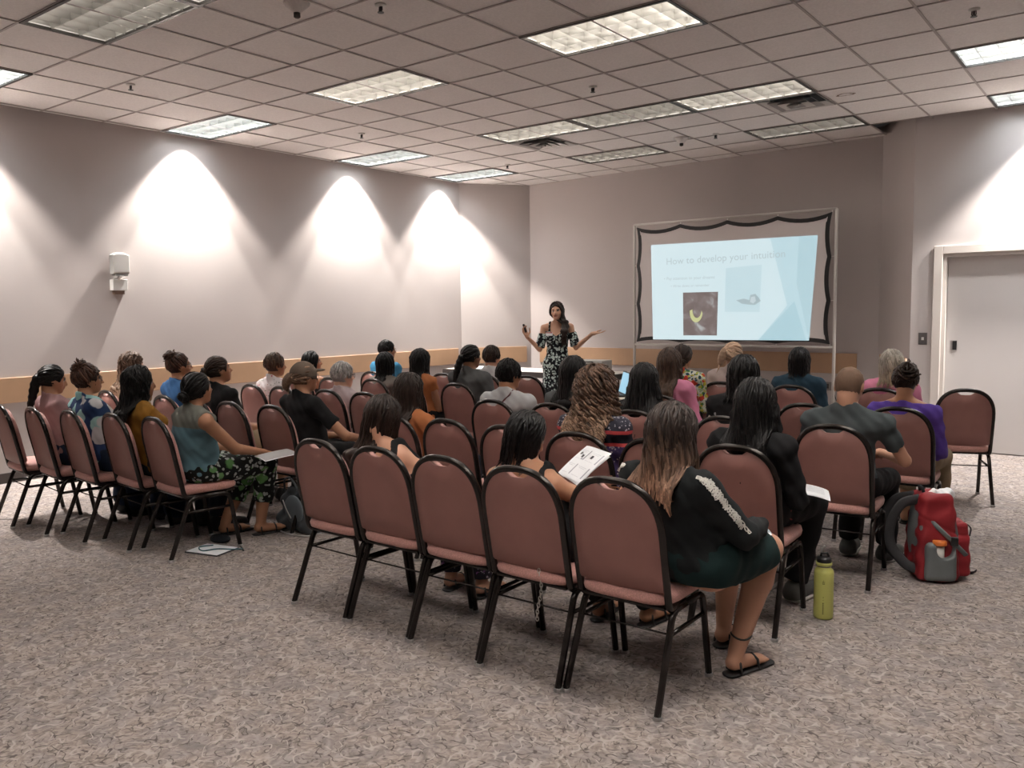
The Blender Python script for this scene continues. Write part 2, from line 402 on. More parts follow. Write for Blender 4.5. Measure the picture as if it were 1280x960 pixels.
o = mb.build('ceiling_stain', mat('stain', (.16, .105, .07), .9), kind='structure'); o.location = (-2.40, 8.40, ZC-.0006)
o.parent = ceil

# ------------------------------------------------------------------ the chair
def back_outline(hw, z0, z1, n=22, zs=None):
    """straight sides to zs then a half ellipse"""
    zs = zs if zs is not None else z1 - .19; pts = [(-hw, z0)]
    for k in range(n+1):
        a = PI - PI*k/n; c_, s_ = math.cos(a), math.sin(a)
        e = .80; pts.append((hw*math.copysign(abs(c_)**e, c_), zs + (z1-zs)*abs(s_)**e))
    pts.append((hw, z0)); return pts
TILT = math.atan2(.10, .48)
def backY(z): return .105 - (z-.44)*.19
def make_chair():
    t = empty('stacking_chair')
    # back frame tube
    pts = []
    for x, z in back_outline(.207, .44, .925, 24, .70): pts.append((x, backY(z), z))
    low = [(-.19, .27, .402), (-.200, .14, .402), (-.208, .112, .43)]
    path = bend([low[0], (-.203, .118, .402), (-.207, backY(.47), .47)], .04, 5)[:-1] + pts[1:-1] + bend([(.207, backY(.47), .47), (.203, .118, .402), (.19, .27, .402)], .04, 5)[1:]
    mb = MB(); mb.tube(path, .0160, 8); mb.build('back_frame', M['frame'], t, smooth=True)
    # backrest: rear shell panel and front cushion, hand slot near the top
    def panel(hw, z0, z1, zs, y0, y1, rnd, slot):
        out = back_outline(hw, z0+.02, z1, 26, zs)
        # bottom edge slightly bowed
        bot = [(hw*.93, z0+.004), (hw*.6, z0-.004), (0, z0-.008), (-hw*.6, z0-.004), (-hw*.93, z0+.004)]
        out = out + bot; n = len(out); cx, cz = 0, (z0+z1)/2
        if slot:     # dip the top edge for the hand hold
            out = [(x, z-.026*max(0, 1-(abs(x)/.062)**4) if (z > cz and abs(x) < .07) else z) for x, z in out]
        rings = []
        for yy, s_ in ((y0, .94), (y0-.0 + (y1-y0)*.25, 1.0), (y0+(y1-y0)*.7, 1.0), (y1, .93)):
            rings.append([(cx+(x-cx)*(s_ if abs(s_-1) < 1e-6 else 1-(1-s_)*rnd), backY(z)+yy, cz+(z-cz)*(1 if s_ == 1 else 1-(1-s_)*rnd*.5)) for x, z in out])
        mb = MB(); nn = len(rings[0]); vs = [p for r in rings for p in r]
        fs = []
        for i in range(3):
            for k in range(nn): fs.append((i*nn+k, i*nn+(k+1)%nn, (i+1)*nn+(k+1)%nn, (i+1)*nn+k))
        for base_, flip, bulge in ((0, True, -.004), (3*nn, False, .02 if y1 > .02 else .002)):
            c0 = len(vs); ring2 = []
            for k in range(nn):
                p = vs[base_+k]; ring2.append((p[0]*.6, p[1]+bulge*.8, cz+(p[2]-cz)*.6))
            # keep y following the tilt of the back
            ring2 = [(x, backY(z)+(y0 if flip else y1)+bulge*.8, z) for x, _, z in ring2]
            vs += ring2; vs.append((0, backY(cz)+(y0 if flip else y1)+bulge, cz))
            for k in range(nn):
                f = (base_+k, base_+(k+1)%nn, c0+(k+1)%nn, c0+k); g = (c0+k, c0+(k+1)%nn, c0+nn)
                fs.append(f[::-1] if flip else f); fs.append(g[::-1] if flip else g)
        return mb.add(vs, fs)
    panel(.204, .475, .912, .70, -.010, .006, .3, True).build('back_shell', M['shell'], t, smooth=True)
    panel(.200, .485, .905, .70, .005, .045, .8, True).build('back_cushion', M['fabric'], t, smooth=True)
    # seat cushion: rounded square, crowned
    def sq(hx, hy, cy, z, n=32, e=.42):
        r = []
        for k in range(n):
            a = 2*PI*k/n; c_, s_ = math.cos(a), math.sin(a)
            r.append((hx*math.copysign(abs(c_)**e, c_), cy+hy*math.copysign(abs(s_)**e, s_), z))
        return r
    mb = MB(); mb.ring_loft([sq(.195, .195, .295, .415), sq(.214, .215, .295, .425), sq(.218, .220, .295, .445), sq(.214, .207, .295, .466), sq(.17, .17, .295, .478), sq(.08, .08, .295, .483)])
    mb.build('seat', M['fabric'], t, smooth=True)
    MB().box(-.19, .19, .10, .48, .400, .416).build('seat_pan', M['frame'], t, bevel=.005)
    # legs: one bent tube on each side forms a rear and a front leg
    for s_ in (-1, 1):
        rear = bend([(s_*.214, .0, .012), (s_*.205, .150, .392), (s_*.205, .255, .394)], .05, 6)
        front = bend([(s_*.205, .255, .394), (s_*.205, .425, .392), (s_*.208, .490, .012)], .05, 6)
        for nm, p in (('rear_leg', rear), ('front_leg', front)):
            lg = MB().tube(p, .0160, 8, flat=.9).build(nm, M['frame'], t, smooth=True); lg.name = 'leg'
            q = p[0] if nm == 'rear_leg' else p[-1]
            MB().lathe([(.018, 0), (.0185, .012), (.016, .016)], 10, (q[0], q[1], 0)).build('glide', M['glide'], lg)
        mb = MB(); mb.tube([(s_*.206, .113, .30), (s_*.206, .436, .30)], .010, 6); mb.build('side_stretcher', M['frame'], t, smooth=True)
    MB().tube([(-.206, .117, .305), (.206, .117, .305)], .0045, 6).build('cross_rod', M['frame'], t, smooth=True)
    return t
# ------------------------------------------------------------------ chairs in their rows
# (x, y, turn, label)
ROWS = {
 'nearest row of chairs right of the aisle': [
  (-1.68, 2.82, 0, 'nearest chair of all, its right legs closest to the camera'), (-2.135, 2.80, 0, 'chair with a silver chain hanging below its back, under the woman holding a handout'),
  (-2.59, 2.82, 0, 'empty chair in the middle of the nearest right row'), (-3.04, 2.83, 0, 'second chair from the aisle in the nearest right row, under the stooping woman'), (-3.495, 2.83, -1, 'empty chair on the aisle end of the nearest right row')],
 'nearest row of chairs left of the aisle': [
  (-7.03, 2.658, -7, 'chair cut off by the left edge of the photo, leftmost of all'), (-6.575, 2.706, -7, 'chair with a dark skirt showing under its back, under the woman in pink'), (-6.12, 2.76, -6, 'chair behind the woman in the star patterned shirt'),
  (-5.665, 2.84, -6, 'chair behind the woman in mustard with long black hair'), (-5.21, 2.88, -6, 'aisle chair under the woman in the teal sleeveless top')],
 'second row of chairs left of the aisle': [
  (-7.45, 3.70, -4, 'chair under the curly blonde woman, hidden behind the front people'), (-6.99, 3.70, -4, 'empty chair right of the curly blonde woman'), (-6.53, 3.72, -3, 'chair with a rounded top seen between the mustard and teal women'),
  (-6.07, 3.72, -3, 'chair hidden behind the teal woman, under the person with a bun in black'), (-5.62, 3.73, -3, 'empty chair just right of the teal woman\'s shoulder'), (-5.10, 3.74, -2, 'chair behind the person in the cap, nearest the grey tote bag')],
 'second row of chairs right of the aisle': [
  (-3.92, 3.80, 0, 'chair behind the long haired woman in orange'), (-3.46, 3.82, 0, 'empty chair between the woman in orange and the woman with the handout'), (-2.97, 3.80, 0, 'empty chair with its top just left of the handout woman\'s head'),
  (-2.47, 3.78, 2, 'chair behind the curly blonde woman in the striped top'), (-2.01, 3.80, 0, 'empty chair hidden by the ombre haired woman'), (-1.59, 3.84, 2, 'chair beside the yellow bottle, under the black haired woman')],
 'third row of chairs left of the aisle': [
  (-6.80, 4.77, -3, 'chair partly behind the short haired woman in white floral'), (-6.35, 4.77, -2, 'empty chair directly left of the person in the cap'), (-5.72, 4.78, -2, 'chair behind the grey haired person'), (-5.23, 4.77, -1, 'empty chair just right of the grey haired person')],
 'third row of chairs right of the aisle': [
  (-3.93, 4.86, 0, 'chair behind the dark haired person in the pale grey tee'), (-3.40, 4.88, 1, 'chair half hidden left of the curly blonde hair'), (-2.70, 4.83, 1, 'chair behind the black haired woman left of the ombre hair'),
  (-2.07, 4.84, 2, 'chair behind the woman with black locs'), (-1.41, 4.80, 3, 'wide-looking chair behind the man with a buzz cut')],
 'fourth row of chairs': [
  (-7.22, 5.66, -2, 'chair hidden under the bare shouldered woman by the left wall'), (-6.75, 5.69, -2, 'small-looking empty chair left of the grey haired head'), (-6.21, 5.79, -2, 'chair under the dark haired person in a grey top'),
  (-5.67, 5.72, -2, 'chair under the woman with very long straight black hair'), (-5.13, 5.83, 0, 'chair behind the heavy man with a thin ponytail'), (-3.02, 5.80, 1, 'chair hidden under the brown haired woman in pink'),
  (-1.88, 5.77, 2, 'empty chair between the locs and the buzz cut man'), (-1.30, 5.86, 3, 'chair behind the woman in purple with an updo')],
 'front row of chairs': [
  (-7.02, 6.53, -1, 'chair hidden behind the grey topped person, under the man in blue'), (-6.54, 6.61, -1, 'empty front row chair right of the man in blue'), (-6.09, 6.71, -1, 'empty front row chair left of the ponytail man'),
  (-5.55, 6.76, 0, 'front row chair under the smaller dark haired man'), (-5.08, 6.87, 0, 'empty front row chair beside the presenter\'s dress'), (-3.55, 6.90, 1, 'front row chair hidden under the woman in the bright floral shirt'),
  (-3.07, 7.11, 1, 'front row chair behind the blonde ponytail'), (-2.43, 7.09, 2, 'front row chair behind the dark bob and denim jacket'), (-1.73, 7.16, 3, 'front row chair behind the woman in pink near the door'),
  (-1.14, 7.41, 20, 'empty chair standing alone in front of the double door')]}
proto = make_chair(); first = True
for grp, lst in ROWS.items():
    for x, y, rz, lb in lst:
        c = proto if first else copy_tree(proto); first = False
        c.location = (x, y, 0); c.rotation_euler = (0, 0, math.radians(rz))
        finish(c, lb, 'chair', grp)
# ------------------------------------------------------------------ smooth bodies from blended volumes
class Field:
    def __init__(s, lo, hi, h):
        s.h = h; s.lo = np.array(lo, float); s.n = np.ceil((np.array(hi)-s.lo)/h).astype(int)+1
        s.F = np.full(s.n, 1.0, np.float32)
    def sub(s, lo, hi):
        a = np.clip(np.floor((np.array(lo)-s.lo)/s.h).astype(int), 0, s.n); b = np.clip(np.ceil((np.array(hi)-s.lo)/s.h).astype(int)+1, 0, s.n)
        if (b <= a).any(): return None, None
        ax = [s.lo[i]+s.h*np.arange(a[i], b[i]) for i in range(3)]
        g = np.stack(np.meshgrid(*ax, indexing='ij'), -1).astype(np.float32)
        return tuple(slice(a[i], b[i]) for i in range(3)), g
    def put(s, sl, d, k, op='u'):
        A = s.F[sl]
        if op == 'u':
            if k > 0: hh = np.clip(.5+.5*(A-d)/k, 0, 1); s.F[sl] = A*(1-hh)+d*hh-k*hh*(1-hh)
            else: s.F[sl] = np.minimum(A, d)
        else:        # subtract
            if k > 0: hh = np.clip(.5-.5*(A+d)/k, 0, 1); s.F[sl] = A*(1-hh)+(-d)*hh+k*hh*(1-hh)
            else: s.F[sl] = np.maximum(A, -d)
    def cap(s, a, b, ra, rb=None, k=.02, op='u', clip=None, sq=None):
        """tapered capsule; clip = [(point, normal)] keeps the side against the normal; sq = (axis vector, factor) flattens"""
        rb = ra if rb is None else rb; a = np.array(a, float); b = np.array(b, float); m = max(ra, rb)+k+3*s.h
        if sq: m = m*max(1, sq[1])
        sl, g = s.sub(np.minimum(a, b)-m, np.maximum(a, b)+m)
        if sl is None: return
        ab = b-a; L2 = max(ab.dot(ab), 1e-9); t = np.clip(((g-a)@ab)/L2, 0, 1); v = g-(a+t[..., None]*ab)
        if sq:
            ax = np.array(sq[0], float); ax /= np.linalg.norm(ax); c = v@ax; v = v-c[..., None]*ax*(1-1/sq[1])
        d = np.sqrt((v*v).sum(-1))-(ra+(rb-ra)*t)
        if sq and sq[1] < 1: pass
        if clip:
            for p, n_ in clip: n_ = np.array(n_, float); n_ /= np.linalg.norm(n_); d = np.maximum(d, (g-np.array(p))@n_)
        s.put(sl, d.astype(np.float32), k, op)
    def ell(s, c, r, k=.02, R=None, op='u', clip=None):
        c = np.array(c, float); r = np.array(r, float); m = r.max()+k+3*s.h
        sl, g = s.sub(c-m, c+m)
        if sl is None: return
        v = g-c
        if R is not None: v = v@np.array(R)          # rows of R^T: local = R^T v
        k0 = np.sqrt(((v/r)**2).sum(-1)); k1 = np.sqrt(((v/(r*r))**2).sum(-1))+1e-9; d = k0*(k0-1)/k1
        d = np.where(k0 < .3, -r.min()*.7, d)
        if clip:
            for p, n_ in clip: n_ = np.array(n_, float); n_ /= np.linalg.norm(n_); d = np.maximum(d, (g-np.array(p))@n_)
        s.put(sl, d.astype(np.float32), k, op)
    def rbox(s, c, b, r, k=.02, R=None, taper=(0, 0), op='u'):
        c = np.array(c, float); b = np.array(b, float); m = np.linalg.norm(b)+r+k+3*s.h; sl, g = s.sub(c-m, c+m)
        if sl is None: return
        v = g-c
        if R is not None: v = v@np.array(R)
        t = np.clip(v[..., 2]/b[2], -1, 1); q = np.abs(v); q[..., 0] -= b[0]*(1-taper[0]*(t+1)/2); q[..., 1] -= b[1]*(1-taper[1]*(t+1)/2); q[..., 2] -= b[2]
        d = np.sqrt((np.maximum(q, 0)**2).sum(-1))+np.minimum(q.max(-1), 0)-r; s.put(sl, d.astype(np.float32), k, op)
    def grid(s):
        ax = [s.lo[i]+s.h*np.arange(s.n[i]) for i in range(3)]
        return np.meshgrid(*ax, indexing='ij', sparse=True)
    def mesh(s):
        F = s.F; F = np.where(np.abs(F) < 1e-6, 1e-6, F); I = F < 0; nx, ny, nz = F.shape
        corner = [(i, j, k) for i in (0, 1) for j in (0, 1) for k in (0, 1)]
        def sh(A, c): return A[c[0]:nx-1+c[0], c[1]:ny-1+c[1], c[2]:nz-1+c[2]]
        cnt = sum(sh(I, c).astype(np.int8) for c in corner); act = (cnt > 0) & (cnt < 8)
        idx = np.argwhere(act)
        if len(idx) == 0: return np.zeros((0, 3)), np.zeros((0, 4), int)
        vid = -np.ones(act.shape, np.int64); vid[act] = np.arange(len(idx)); P = np.zeros((len(idx), 3)); N = np.zeros(len(idx))
        V = {c: F[idx[:, 0]+c[0], idx[:, 1]+c[1], idx[:, 2]+c[2]] for c in corner}
        for a in corner:
            for ax in range(3):
                if a[ax]: continue
                b = list(a); b[ax] = 1; b = tuple(b); fa, fb = V[a], V[b]; x = (fa < 0) != (fb < 0)
                t = np.where(x, fa/np.where(x, fa-fb, 1), 0); q = np.array(a, float)[None]+np.zeros((len(idx), 3)); q[:, ax] += t
                P += q*x[:, None]; N += x
        P = s.lo+s.h*(idx+P/N[:, None]); Q = []
        for ax in range(3):
            o = [0, 0, 0]; o[ax] = 1; u, w = (ax+1) % 3, (ax+2) % 3
            A = I[:nx-o[0], :ny-o[1], :nz-o[2]]; B = I[o[0]:, o[1]:, o[2]:]; e = np.argwhere(A != B)
            e = e[(e[:, u] > 0) & (e[:, w] > 0)]
            lim = np.array(act.shape); e = e[(e[:, u] < lim[u]) & (e[:, w] < lim[w]) & (e[:, ax] < lim[ax])]
            def g(du, dw): q = e.copy(); q[:, u] -= du; q[:, w] -= dw; return vid[q[:, 0], q[:, 1], q[:, 2]]
            f = np.stack([g(1, 1), g(0, 1), g(0, 0), g(1, 0)], 1); ins = I[e[:, 0], e[:, 1], e[:, 2]]
            f[~ins] = f[~ins][:, ::-1]; Q.append(f[(f >= 0).all(1)])
        return P, np.concatenate(Q)
def mesh_obj(name, V, Q, mat_, parent=None, col=None, **kw):
    V = np.asarray(V, np.float32); Q = np.asarray(Q, np.int32); me = bpy.data.meshes.new(name)
    me.vertices.add(len(V)); me.vertices.foreach_set('co', V.ravel()); k = Q.shape[1] if len(Q) else 4
    me.loops.add(Q.size); me.loops.foreach_set('vertex_index', Q.ravel()); me.polygons.add(len(Q))
    me.polygons.foreach_set('loop_start', np.arange(0, Q.size, k, dtype=np.int32)); me.polygons.foreach_set('use_smooth', np.ones(len(Q), bool))
    me.update(calc_edges=True)
    if col is not None:
        a = me.color_attributes.new('Col', 'FLOAT_COLOR', 'POINT'); c = np.ones((len(V), 4), np.float32); c[:, :3] = col; a.data.foreach_set('color', c.ravel())
    me.materials.append(mat_); o = bpy.data.objects.new(name, me); COL.objects.link(o)
    if parent: o.parent = parent
    return finish(o, **kw)
def smoothv(V, Q, it=2, lam=.5):
    for _ in range(it):
        A = np.zeros_like(V); C = np.zeros(len(V))
        for a, b in ((0, 1), (1, 2), (2, 3), (3, 0)):
            np.add.at(A, Q[:, a], V[Q[:, b]]); np.add.at(A, Q[:, b], V[Q[:, a]]); np.add.at(C, Q[:, a], 1); np.add.at(C, Q[:, b], 1)
        V = V+lam*(A/np.maximum(C, 1)[:, None]-V)
    return V
def attr_mat(name, rough=.5, spec=.4, bump=None, sss=0, aniso=0, noise=None):
    m = mat(name, (.5, .5, .5), rough, spec=spec, bump=bump); nt, b = nodes(m); a = nt.nodes.new('ShaderNodeAttribute'); a.attribute_name = 'Col'
    nt.links.new(a.outputs['Color'], b.inputs['Base Color'])
    if sss: b.inputs['Subsurface Weight'].default_value = sss; b.inputs['Subsurface Radius'].default_value = (.01, .004, .002)
    return m
M['skin'] = attr_mat('skin', .52, .35)
M['hair'] = attr_mat('hair', .46, .22)
M['hairmatte'] = attr_mat('hair_matte', .7, .2)
def rotm(yaw=0, pitch=0, roll=0):
    """head frame to person frame: yaw + = turn to the left (counter-clockwise), pitch + = look up, roll + = tilt to the right"""
    return np.array((Matrix.Rotation(yaw, 3, 'Z') @ Matrix.Rotation(pitch, 3, 'X') @ Matrix.Rotation(roll, 3, 'Y')))
SK = dict(pale=(.56, .34, .25), light=(.50, .27, .18), tan=(.38, .19, .11), brown=(.22, .105, .06), dark=(.085, .042, .026))
HC = dict(black=((.0045, .0040, .0040), (.0065, .0055, .0052)), dkbrown=((.022, .014, .011), (.035, .020, .014)), brown=((.050, .030, .021), (.10, .058, .036)),
          ombre=((.026, .018, .015), (.27, .155, .10)), curlyblond=((.095, .056, .038), (.36, .235, .155)), blond=((.40, .27, .18), (.52, .37, .26)),
          grey=((.30, .29, .28), (.42, .41, .40)), greyblond=((.36, .32, .27), (.28, .20, .13)), sandy=((.20, .125, .085), (.16, .10, .07)), redbrown=((.034, .018, .013), (.075, .034, .022)))
EC = np.array((0, -.004, .018)); ER = np.array((.076, .094, .094))       # skull ellipsoid in head space
def locks(R, Hc, n, start, end, drop, rad, colors, wave=(0, .05), segs=14, jit=.004, push=None, spread=0, seed=0, infl=1.10, dirv=None, taper=.35, lenvar=.18, var=.4):
    """hair locks: each slides over the skull from start() to end() and then hangs for drop metres"""
    rng = np.random.RandomState(seed); d0 = np.array([start(rng, i/n) for i in range(n)]); d1 = np.array([end(rng, i/n, d0[i]) for i in range(n)])
    d0 /= np.linalg.norm(d0, axis=1)[:, None]; d1 /= np.linalg.norm(d1, axis=1)[:, None]
    dr = np.array([drop*(1+lenvar*rng.uniform(-1, 1)) if drop else 0 for _ in range(n)])
    om = np.arccos(np.clip((d0*d1).sum(1), -1, .9999)); om = np.maximum(om, .01); arc = om*.09; tot = arc+dr
    u = np.linspace(0, 1, segs)[None, :]*tot[:, None]; ts = np.clip(u/np.maximum(arc, 1e-4)[:, None], 0, 1)
    w0 = np.sin((1-ts)*om[:, None])/np.sin(om)[:, None]; w1 = np.sin(ts*om[:, None])/np.sin(om)[:, None]
    D = w0[..., None]*d0[:, None]+w1[..., None]*d1[:, None]; off = infl+rng.uniform(-1, 1, n)*jit/.09
    P = EC+D*ER*off[:, None, None]; P = P@R.T+Hc
    hang = np.clip(u-arc[:, None], 0, None); dv = np.array(dirv if dirv is not None else (0, 0, -1.0)); dv = dv/np.linalg.norm(dv)
    P = P+hang[..., None]*dv
    out = P[:, -1:, :]-Hc; rd = out.copy(); rd[..., 2] = 0
    P = P+rd*(spread*hang/.3)[..., None]
    if push is not None: P = push(P)
    # waves
    if wave[0] > 0:
        ph = rng.uniform(0, 2*PI, n)[:, None]; fr = 2*PI/(wave[1]*(1+rng.uniform(-.2, .2, n)))[:, None]; amp = wave[0]*np.clip(u/.05, 0, 1)
        lat = np.stack([np.cos(np.arctan2(d1[:, 1], d1[:, 0])+PI/2), np.sin(np.arctan2(d1[:, 1], d1[:, 0])+PI/2), np.zeros(n)], 1)@R.T
        rad_ = (D[:, -1]*ER)@R.T; rad_ /= np.linalg.norm(rad_, axis=1)[:, None]
        P = P+lat[:, None]*(amp*np.sin(u*fr+ph))[..., None]+rad_[:, None]*(amp*.8*np.cos(u*fr+ph))[..., None]
    P += rng.normal(0, .0012, P.shape)
    T = np.gradient(P, axis=1); T /= np.linalg.norm(T, axis=2)[..., None]+1e-9
    ref = (P-Hc); ref[..., 2] *= .3; N = ref-T*(ref*T).sum(2)[..., None]; N /= np.linalg.norm(N, axis=2)[..., None]+1e-9; B = np.cross(T, N)
    tt = np.linspace(0, 1, segs); prof = np.minimum(1, .5+tt*4)*np.where(tt > .6, 1-(1-taper)*((tt-.6)/.4)**1.5, 1); k = 5
    rr = rad*(1+rng.uniform(-.3, .3, n))[:, None]*prof[None]; V = []
    for j in range(k):
        a = 2*PI*j/k; V.append(P+N*(math.cos(a)*rr*.6)[..., None]+B*(math.sin(a)*rr*1.25)[..., None])
    V = np.stack(V, 2); ids = np.arange(n*segs*k).reshape(n, segs, k)
    Q = np.stack([ids[:, :-1], np.roll(ids, -1, 2)[:, :-1], np.roll(ids, -1, 2)[:, 1:], ids[:, 1:]], -1).reshape(-1, 4)
    ca, cb = np.array(colors[0]), np.array(colors[1]); f = np.clip((u/np.maximum(tot.max(), .05)-.35)/.55, 0, 1)
    if drop == 0: f = rng.uniform(0, 1, n)[:, None]*np.ones((1, segs))
    br = (1+rng.uniform(-var, var*1.2, n))[:, None, None]; C = (ca+(cb-ca)*f[..., None])*br
    C = np.repeat(C[:, :, None], k, 2).reshape(-1, 3)
    return V.reshape(-1, 3), Q, C
def joinp(parts):
    V, Q, C, o = [], [], [], 0
    for v, q, c in parts: V.append(v); Q.append(q+o); C.append(c); o += len(v)
    return np.concatenate(V), np.concatenate(Q), np.concatenate(C)
def sph(th, ph): return (math.sin(th)*math.cos(ph), -math.cos(th)*math.cos(ph), math.sin(ph))   # th = 0 is the back of the head
def hand(F, w, d, up, s=1.0, curl=.5, k=.006, mirror=1, thumb=True, rs=1.0):
    """palm and five fingers. w wrist, d direction of the fingers, up = palm normal (fingers curl towards it)"""
    w = np.array(w, float); d = np.array(d, float); d /= np.linalg.norm(d); up = np.array(up, float); up -= d*up.dot(d); up /= np.linalg.norm(up)
    sd = np.cross(d, up)*mirror
    F.cap(w, w+d*.03*s, .023*s, .026*s, k=.01)
    for i, (o, L, r) in enumerate(((-.030, .066, .0085), (-.010, .076, .009), (.011, .071, .0088), (.030, .056, .0078))):
        r = r*rs; p = w+d*.015*s+sd*o*.5*s; q = w+d*.088*s+sd*o*s; F.cap(p, q, .014*s*rs, .011*s*rs, k=.008)
        a0 = 0; cur = q
        for seg, fr in enumerate((.45, .31, .24)):
            a0 += curl*(.55 if seg == 0 else .9); dd = d*math.cos(a0)+up*math.sin(a0)+sd*o*1.6*(1 if seg == 0 else .5)
            dd /= np.linalg.norm(dd); nx = cur+dd*L*fr*1.15*s; F.cap(cur, nx, r*s*(1-.06*seg), r*s*(.94-.06*seg), k=.003); cur = nx
    if thumb:
        p = w+d*.022*s-sd*.022*s; q = p+(d*.6-sd*.75+up*.35)*.045*s; F.cap(p, q, .014*s*rs, .0115*s*rs, k=.008)
        q2 = q+(d*.9-sd*.25+up*.3*(.4+curl))*.032*s; F.cap(q, q2, .0105*s*rs, .0095*s*rs, k=.004); F.cap(q2, q2+(d*.95+up*.25)*.024*s, .0092*s*rs, .0078*s*rs, k=.003)
def head_prims(F, Hc, R, k=.012, male=False, s=1.0):
    def P(x, y, z): return Hc+R@np.array((x, y, z))*s
    F.ell(P(*EC), ER*s, k, R); F.ell(P(0, .028, -.045), np.array((.056, .062, .066))*s, .02, R)
    F.ell(P(0, .060, -.088), np.array((.026, .024, .020))*s*(1.12 if male else 1), .02, R)         # chin
    for x in (-1, 1):
        F.ell(P(x*.030, .082, .002), np.array((.017, .012, .011))*s, .010, R, op='s')
        F.ell(P(x*.030, .0765, .001), np.array((.0135, .012, .0115))*s, .003, R)              # eyeball
        F.ell(P(x*.040, .058, -.028), np.array((.022, .022, .020))*s, .015, R)               # cheek
        F.ell(P(x*.078, -.006, -.006), np.array((.009, .018, .031))*s, .006, R)              # ear
        F.ell(P(x*.086, -.002, -.004), np.array((.006, .010, .018))*s, .004, R, op='s')
        F.cap(P(x*.012, .091, .020), P(x*.045, .078, .022), .007*s, .005*s, k=.012)           # brow
    F.cap(P(0, .088, .010), P(0, .108, -.030), .0075*s, .0125*s, k=.008); F.ell(P(-.010, .096, -.034), np.array((.009,)*3)*s, .006); F.ell(P(.010, .096, -.034), np.array((.009,)*3)*s, .006)
    F.ell(P(0, .0865, -.055), np.array((.021, .010, .0065))*s, .005, R); F.ell(P(0, .085, -.066), np.array((.018, .010, .0065))*s, .005, R)
def skin_color(V, base, Hc, R, lips=(.30, .07, .06), hairc=(.03, .02, .015), s=1.0):
    C = np.tile(np.array(base, float), (len(V), 1)); L = ((V-Hc)@R)/s; x, y, z = L.T; ax = np.abs(x); face = (y > .05)
    m = face & (ax < .022) & (z > -.072) & (z < -.050) & (y > .075); C[m] = C[m]*.35+np.array(lips)*.65
    m = face & (ax > .012) & (ax < .048) & (z > .017) & (z < .027); C[m] = np.array(hairc)*1.5
    m = face & (((ax-.030)/.014)**2+((z-.001)/.0075)**2 < 1); C[m] = (.45, .42, .40)
    m = face & (((ax-.030)/.0065)**2+((z-.001)/.0065)**2 < 1); C[m] = (.02, .012, .01)
    m = face & (ax > .014) & (ax < .046) & (z > .006) & (z < .011); C[m] = (.03, .02, .018)
    m = (z < -.02) & (z > -.10) & (y > .02) & (ax > .03); C[m] *= np.array((1.04, .96, .95))
    return C
def cloth(name, col, rough=.85, m=(7, .12)): return mat(name, col, rough, spec=.2, bump=(300, .3), mottle=m)
def floral(name, ground, cols, scale=22, thr=.42):
    m_ = mat(name, ground, .8, spec=.2); nt, b = nodes(m_); tc = nt.nodes.new('ShaderNodeTexCoord'); o = tc.outputs['Object']
    w = tex(nt, 'ShaderNodeTexNoise', scale*.8, o, Detail=2.0); wv = nt.nodes.new('ShaderNodeVectorMath'); wv.operation = 'MULTIPLY_ADD'
    nt.links.new(w.outputs['Color'], wv.inputs[0]); wv.inputs[1].default_value = (.06, .06, .06); nt.links.new(o, wv.inputs[2])
    c = ground
    for i, (cc, s_) in enumerate(cols):
        v = tex(nt, 'ShaderNodeTexVoronoi', scale*s_, wv.outputs[0], Randomness=1.0)
        sep = nt.nodes.new('ShaderNodeSeparateColor'); nt.links.new(v.outputs['Color'], sep.inputs[0])
        gate = ramp(nt, sep.outputs[i % 3], [(.42, (0,0,0)), (.46, (1,1,1))]).outputs[0]
        dd = ramp(nt, v.outputs['Distance'], [(thr, (1,1,1)), (thr+.05, (0,0,0))]).outputs[0]
        c = mix(nt, mix(nt, 1.0, gate, dd, 'MULTIPLY'), c, cc)
    nt.links.new(c, b.inputs['Base Color']); return m_
def bands(name, stops, axis='Z', pat=None):
    """bands along one object axis: stops = [(height, colour)]"""
    m_ = mat(name, (.5,)*3, .85, spec=.2); nt, b = nodes(m_); tc = nt.nodes.new('ShaderNodeTexCoord'); sx = nt.nodes.new('ShaderNodeSeparateXYZ'); nt.links.new(tc.outputs['Object'], sx.inputs[0])
    r = ramp(nt, sx.outputs[axis], stops, 'CONSTANT'); out = r.outputs[0]
    if pat:
        v = tex(nt, 'ShaderNodeTexVoronoi', pat[0], tc.outputs['Object']); g = ramp(nt, v.outputs['Distance'], [(.25, (1,1,1)), (.33, (0,0,0))]).outputs[0]
        gate = ramp(nt, sx.outputs[axis], pat[2], 'CONSTANT').outputs[0]; out = mix(nt, mix(nt, 1.0, g, gate, 'MULTIPLY'), out, pat[1])
    nt.links.new(out, b.inputs['Base Color']); return m_
M['shoe'] = mat('shoe_black', (.012, .011, .011), .5); M['shoegrey'] = mat('shoe_grey', (.08, .085, .08), .7); M['sole'] = mat('sole', (.5, .49, .47), .6)
M['lens'] = mat('glasses_frame', (.02, .018, .018), .3)

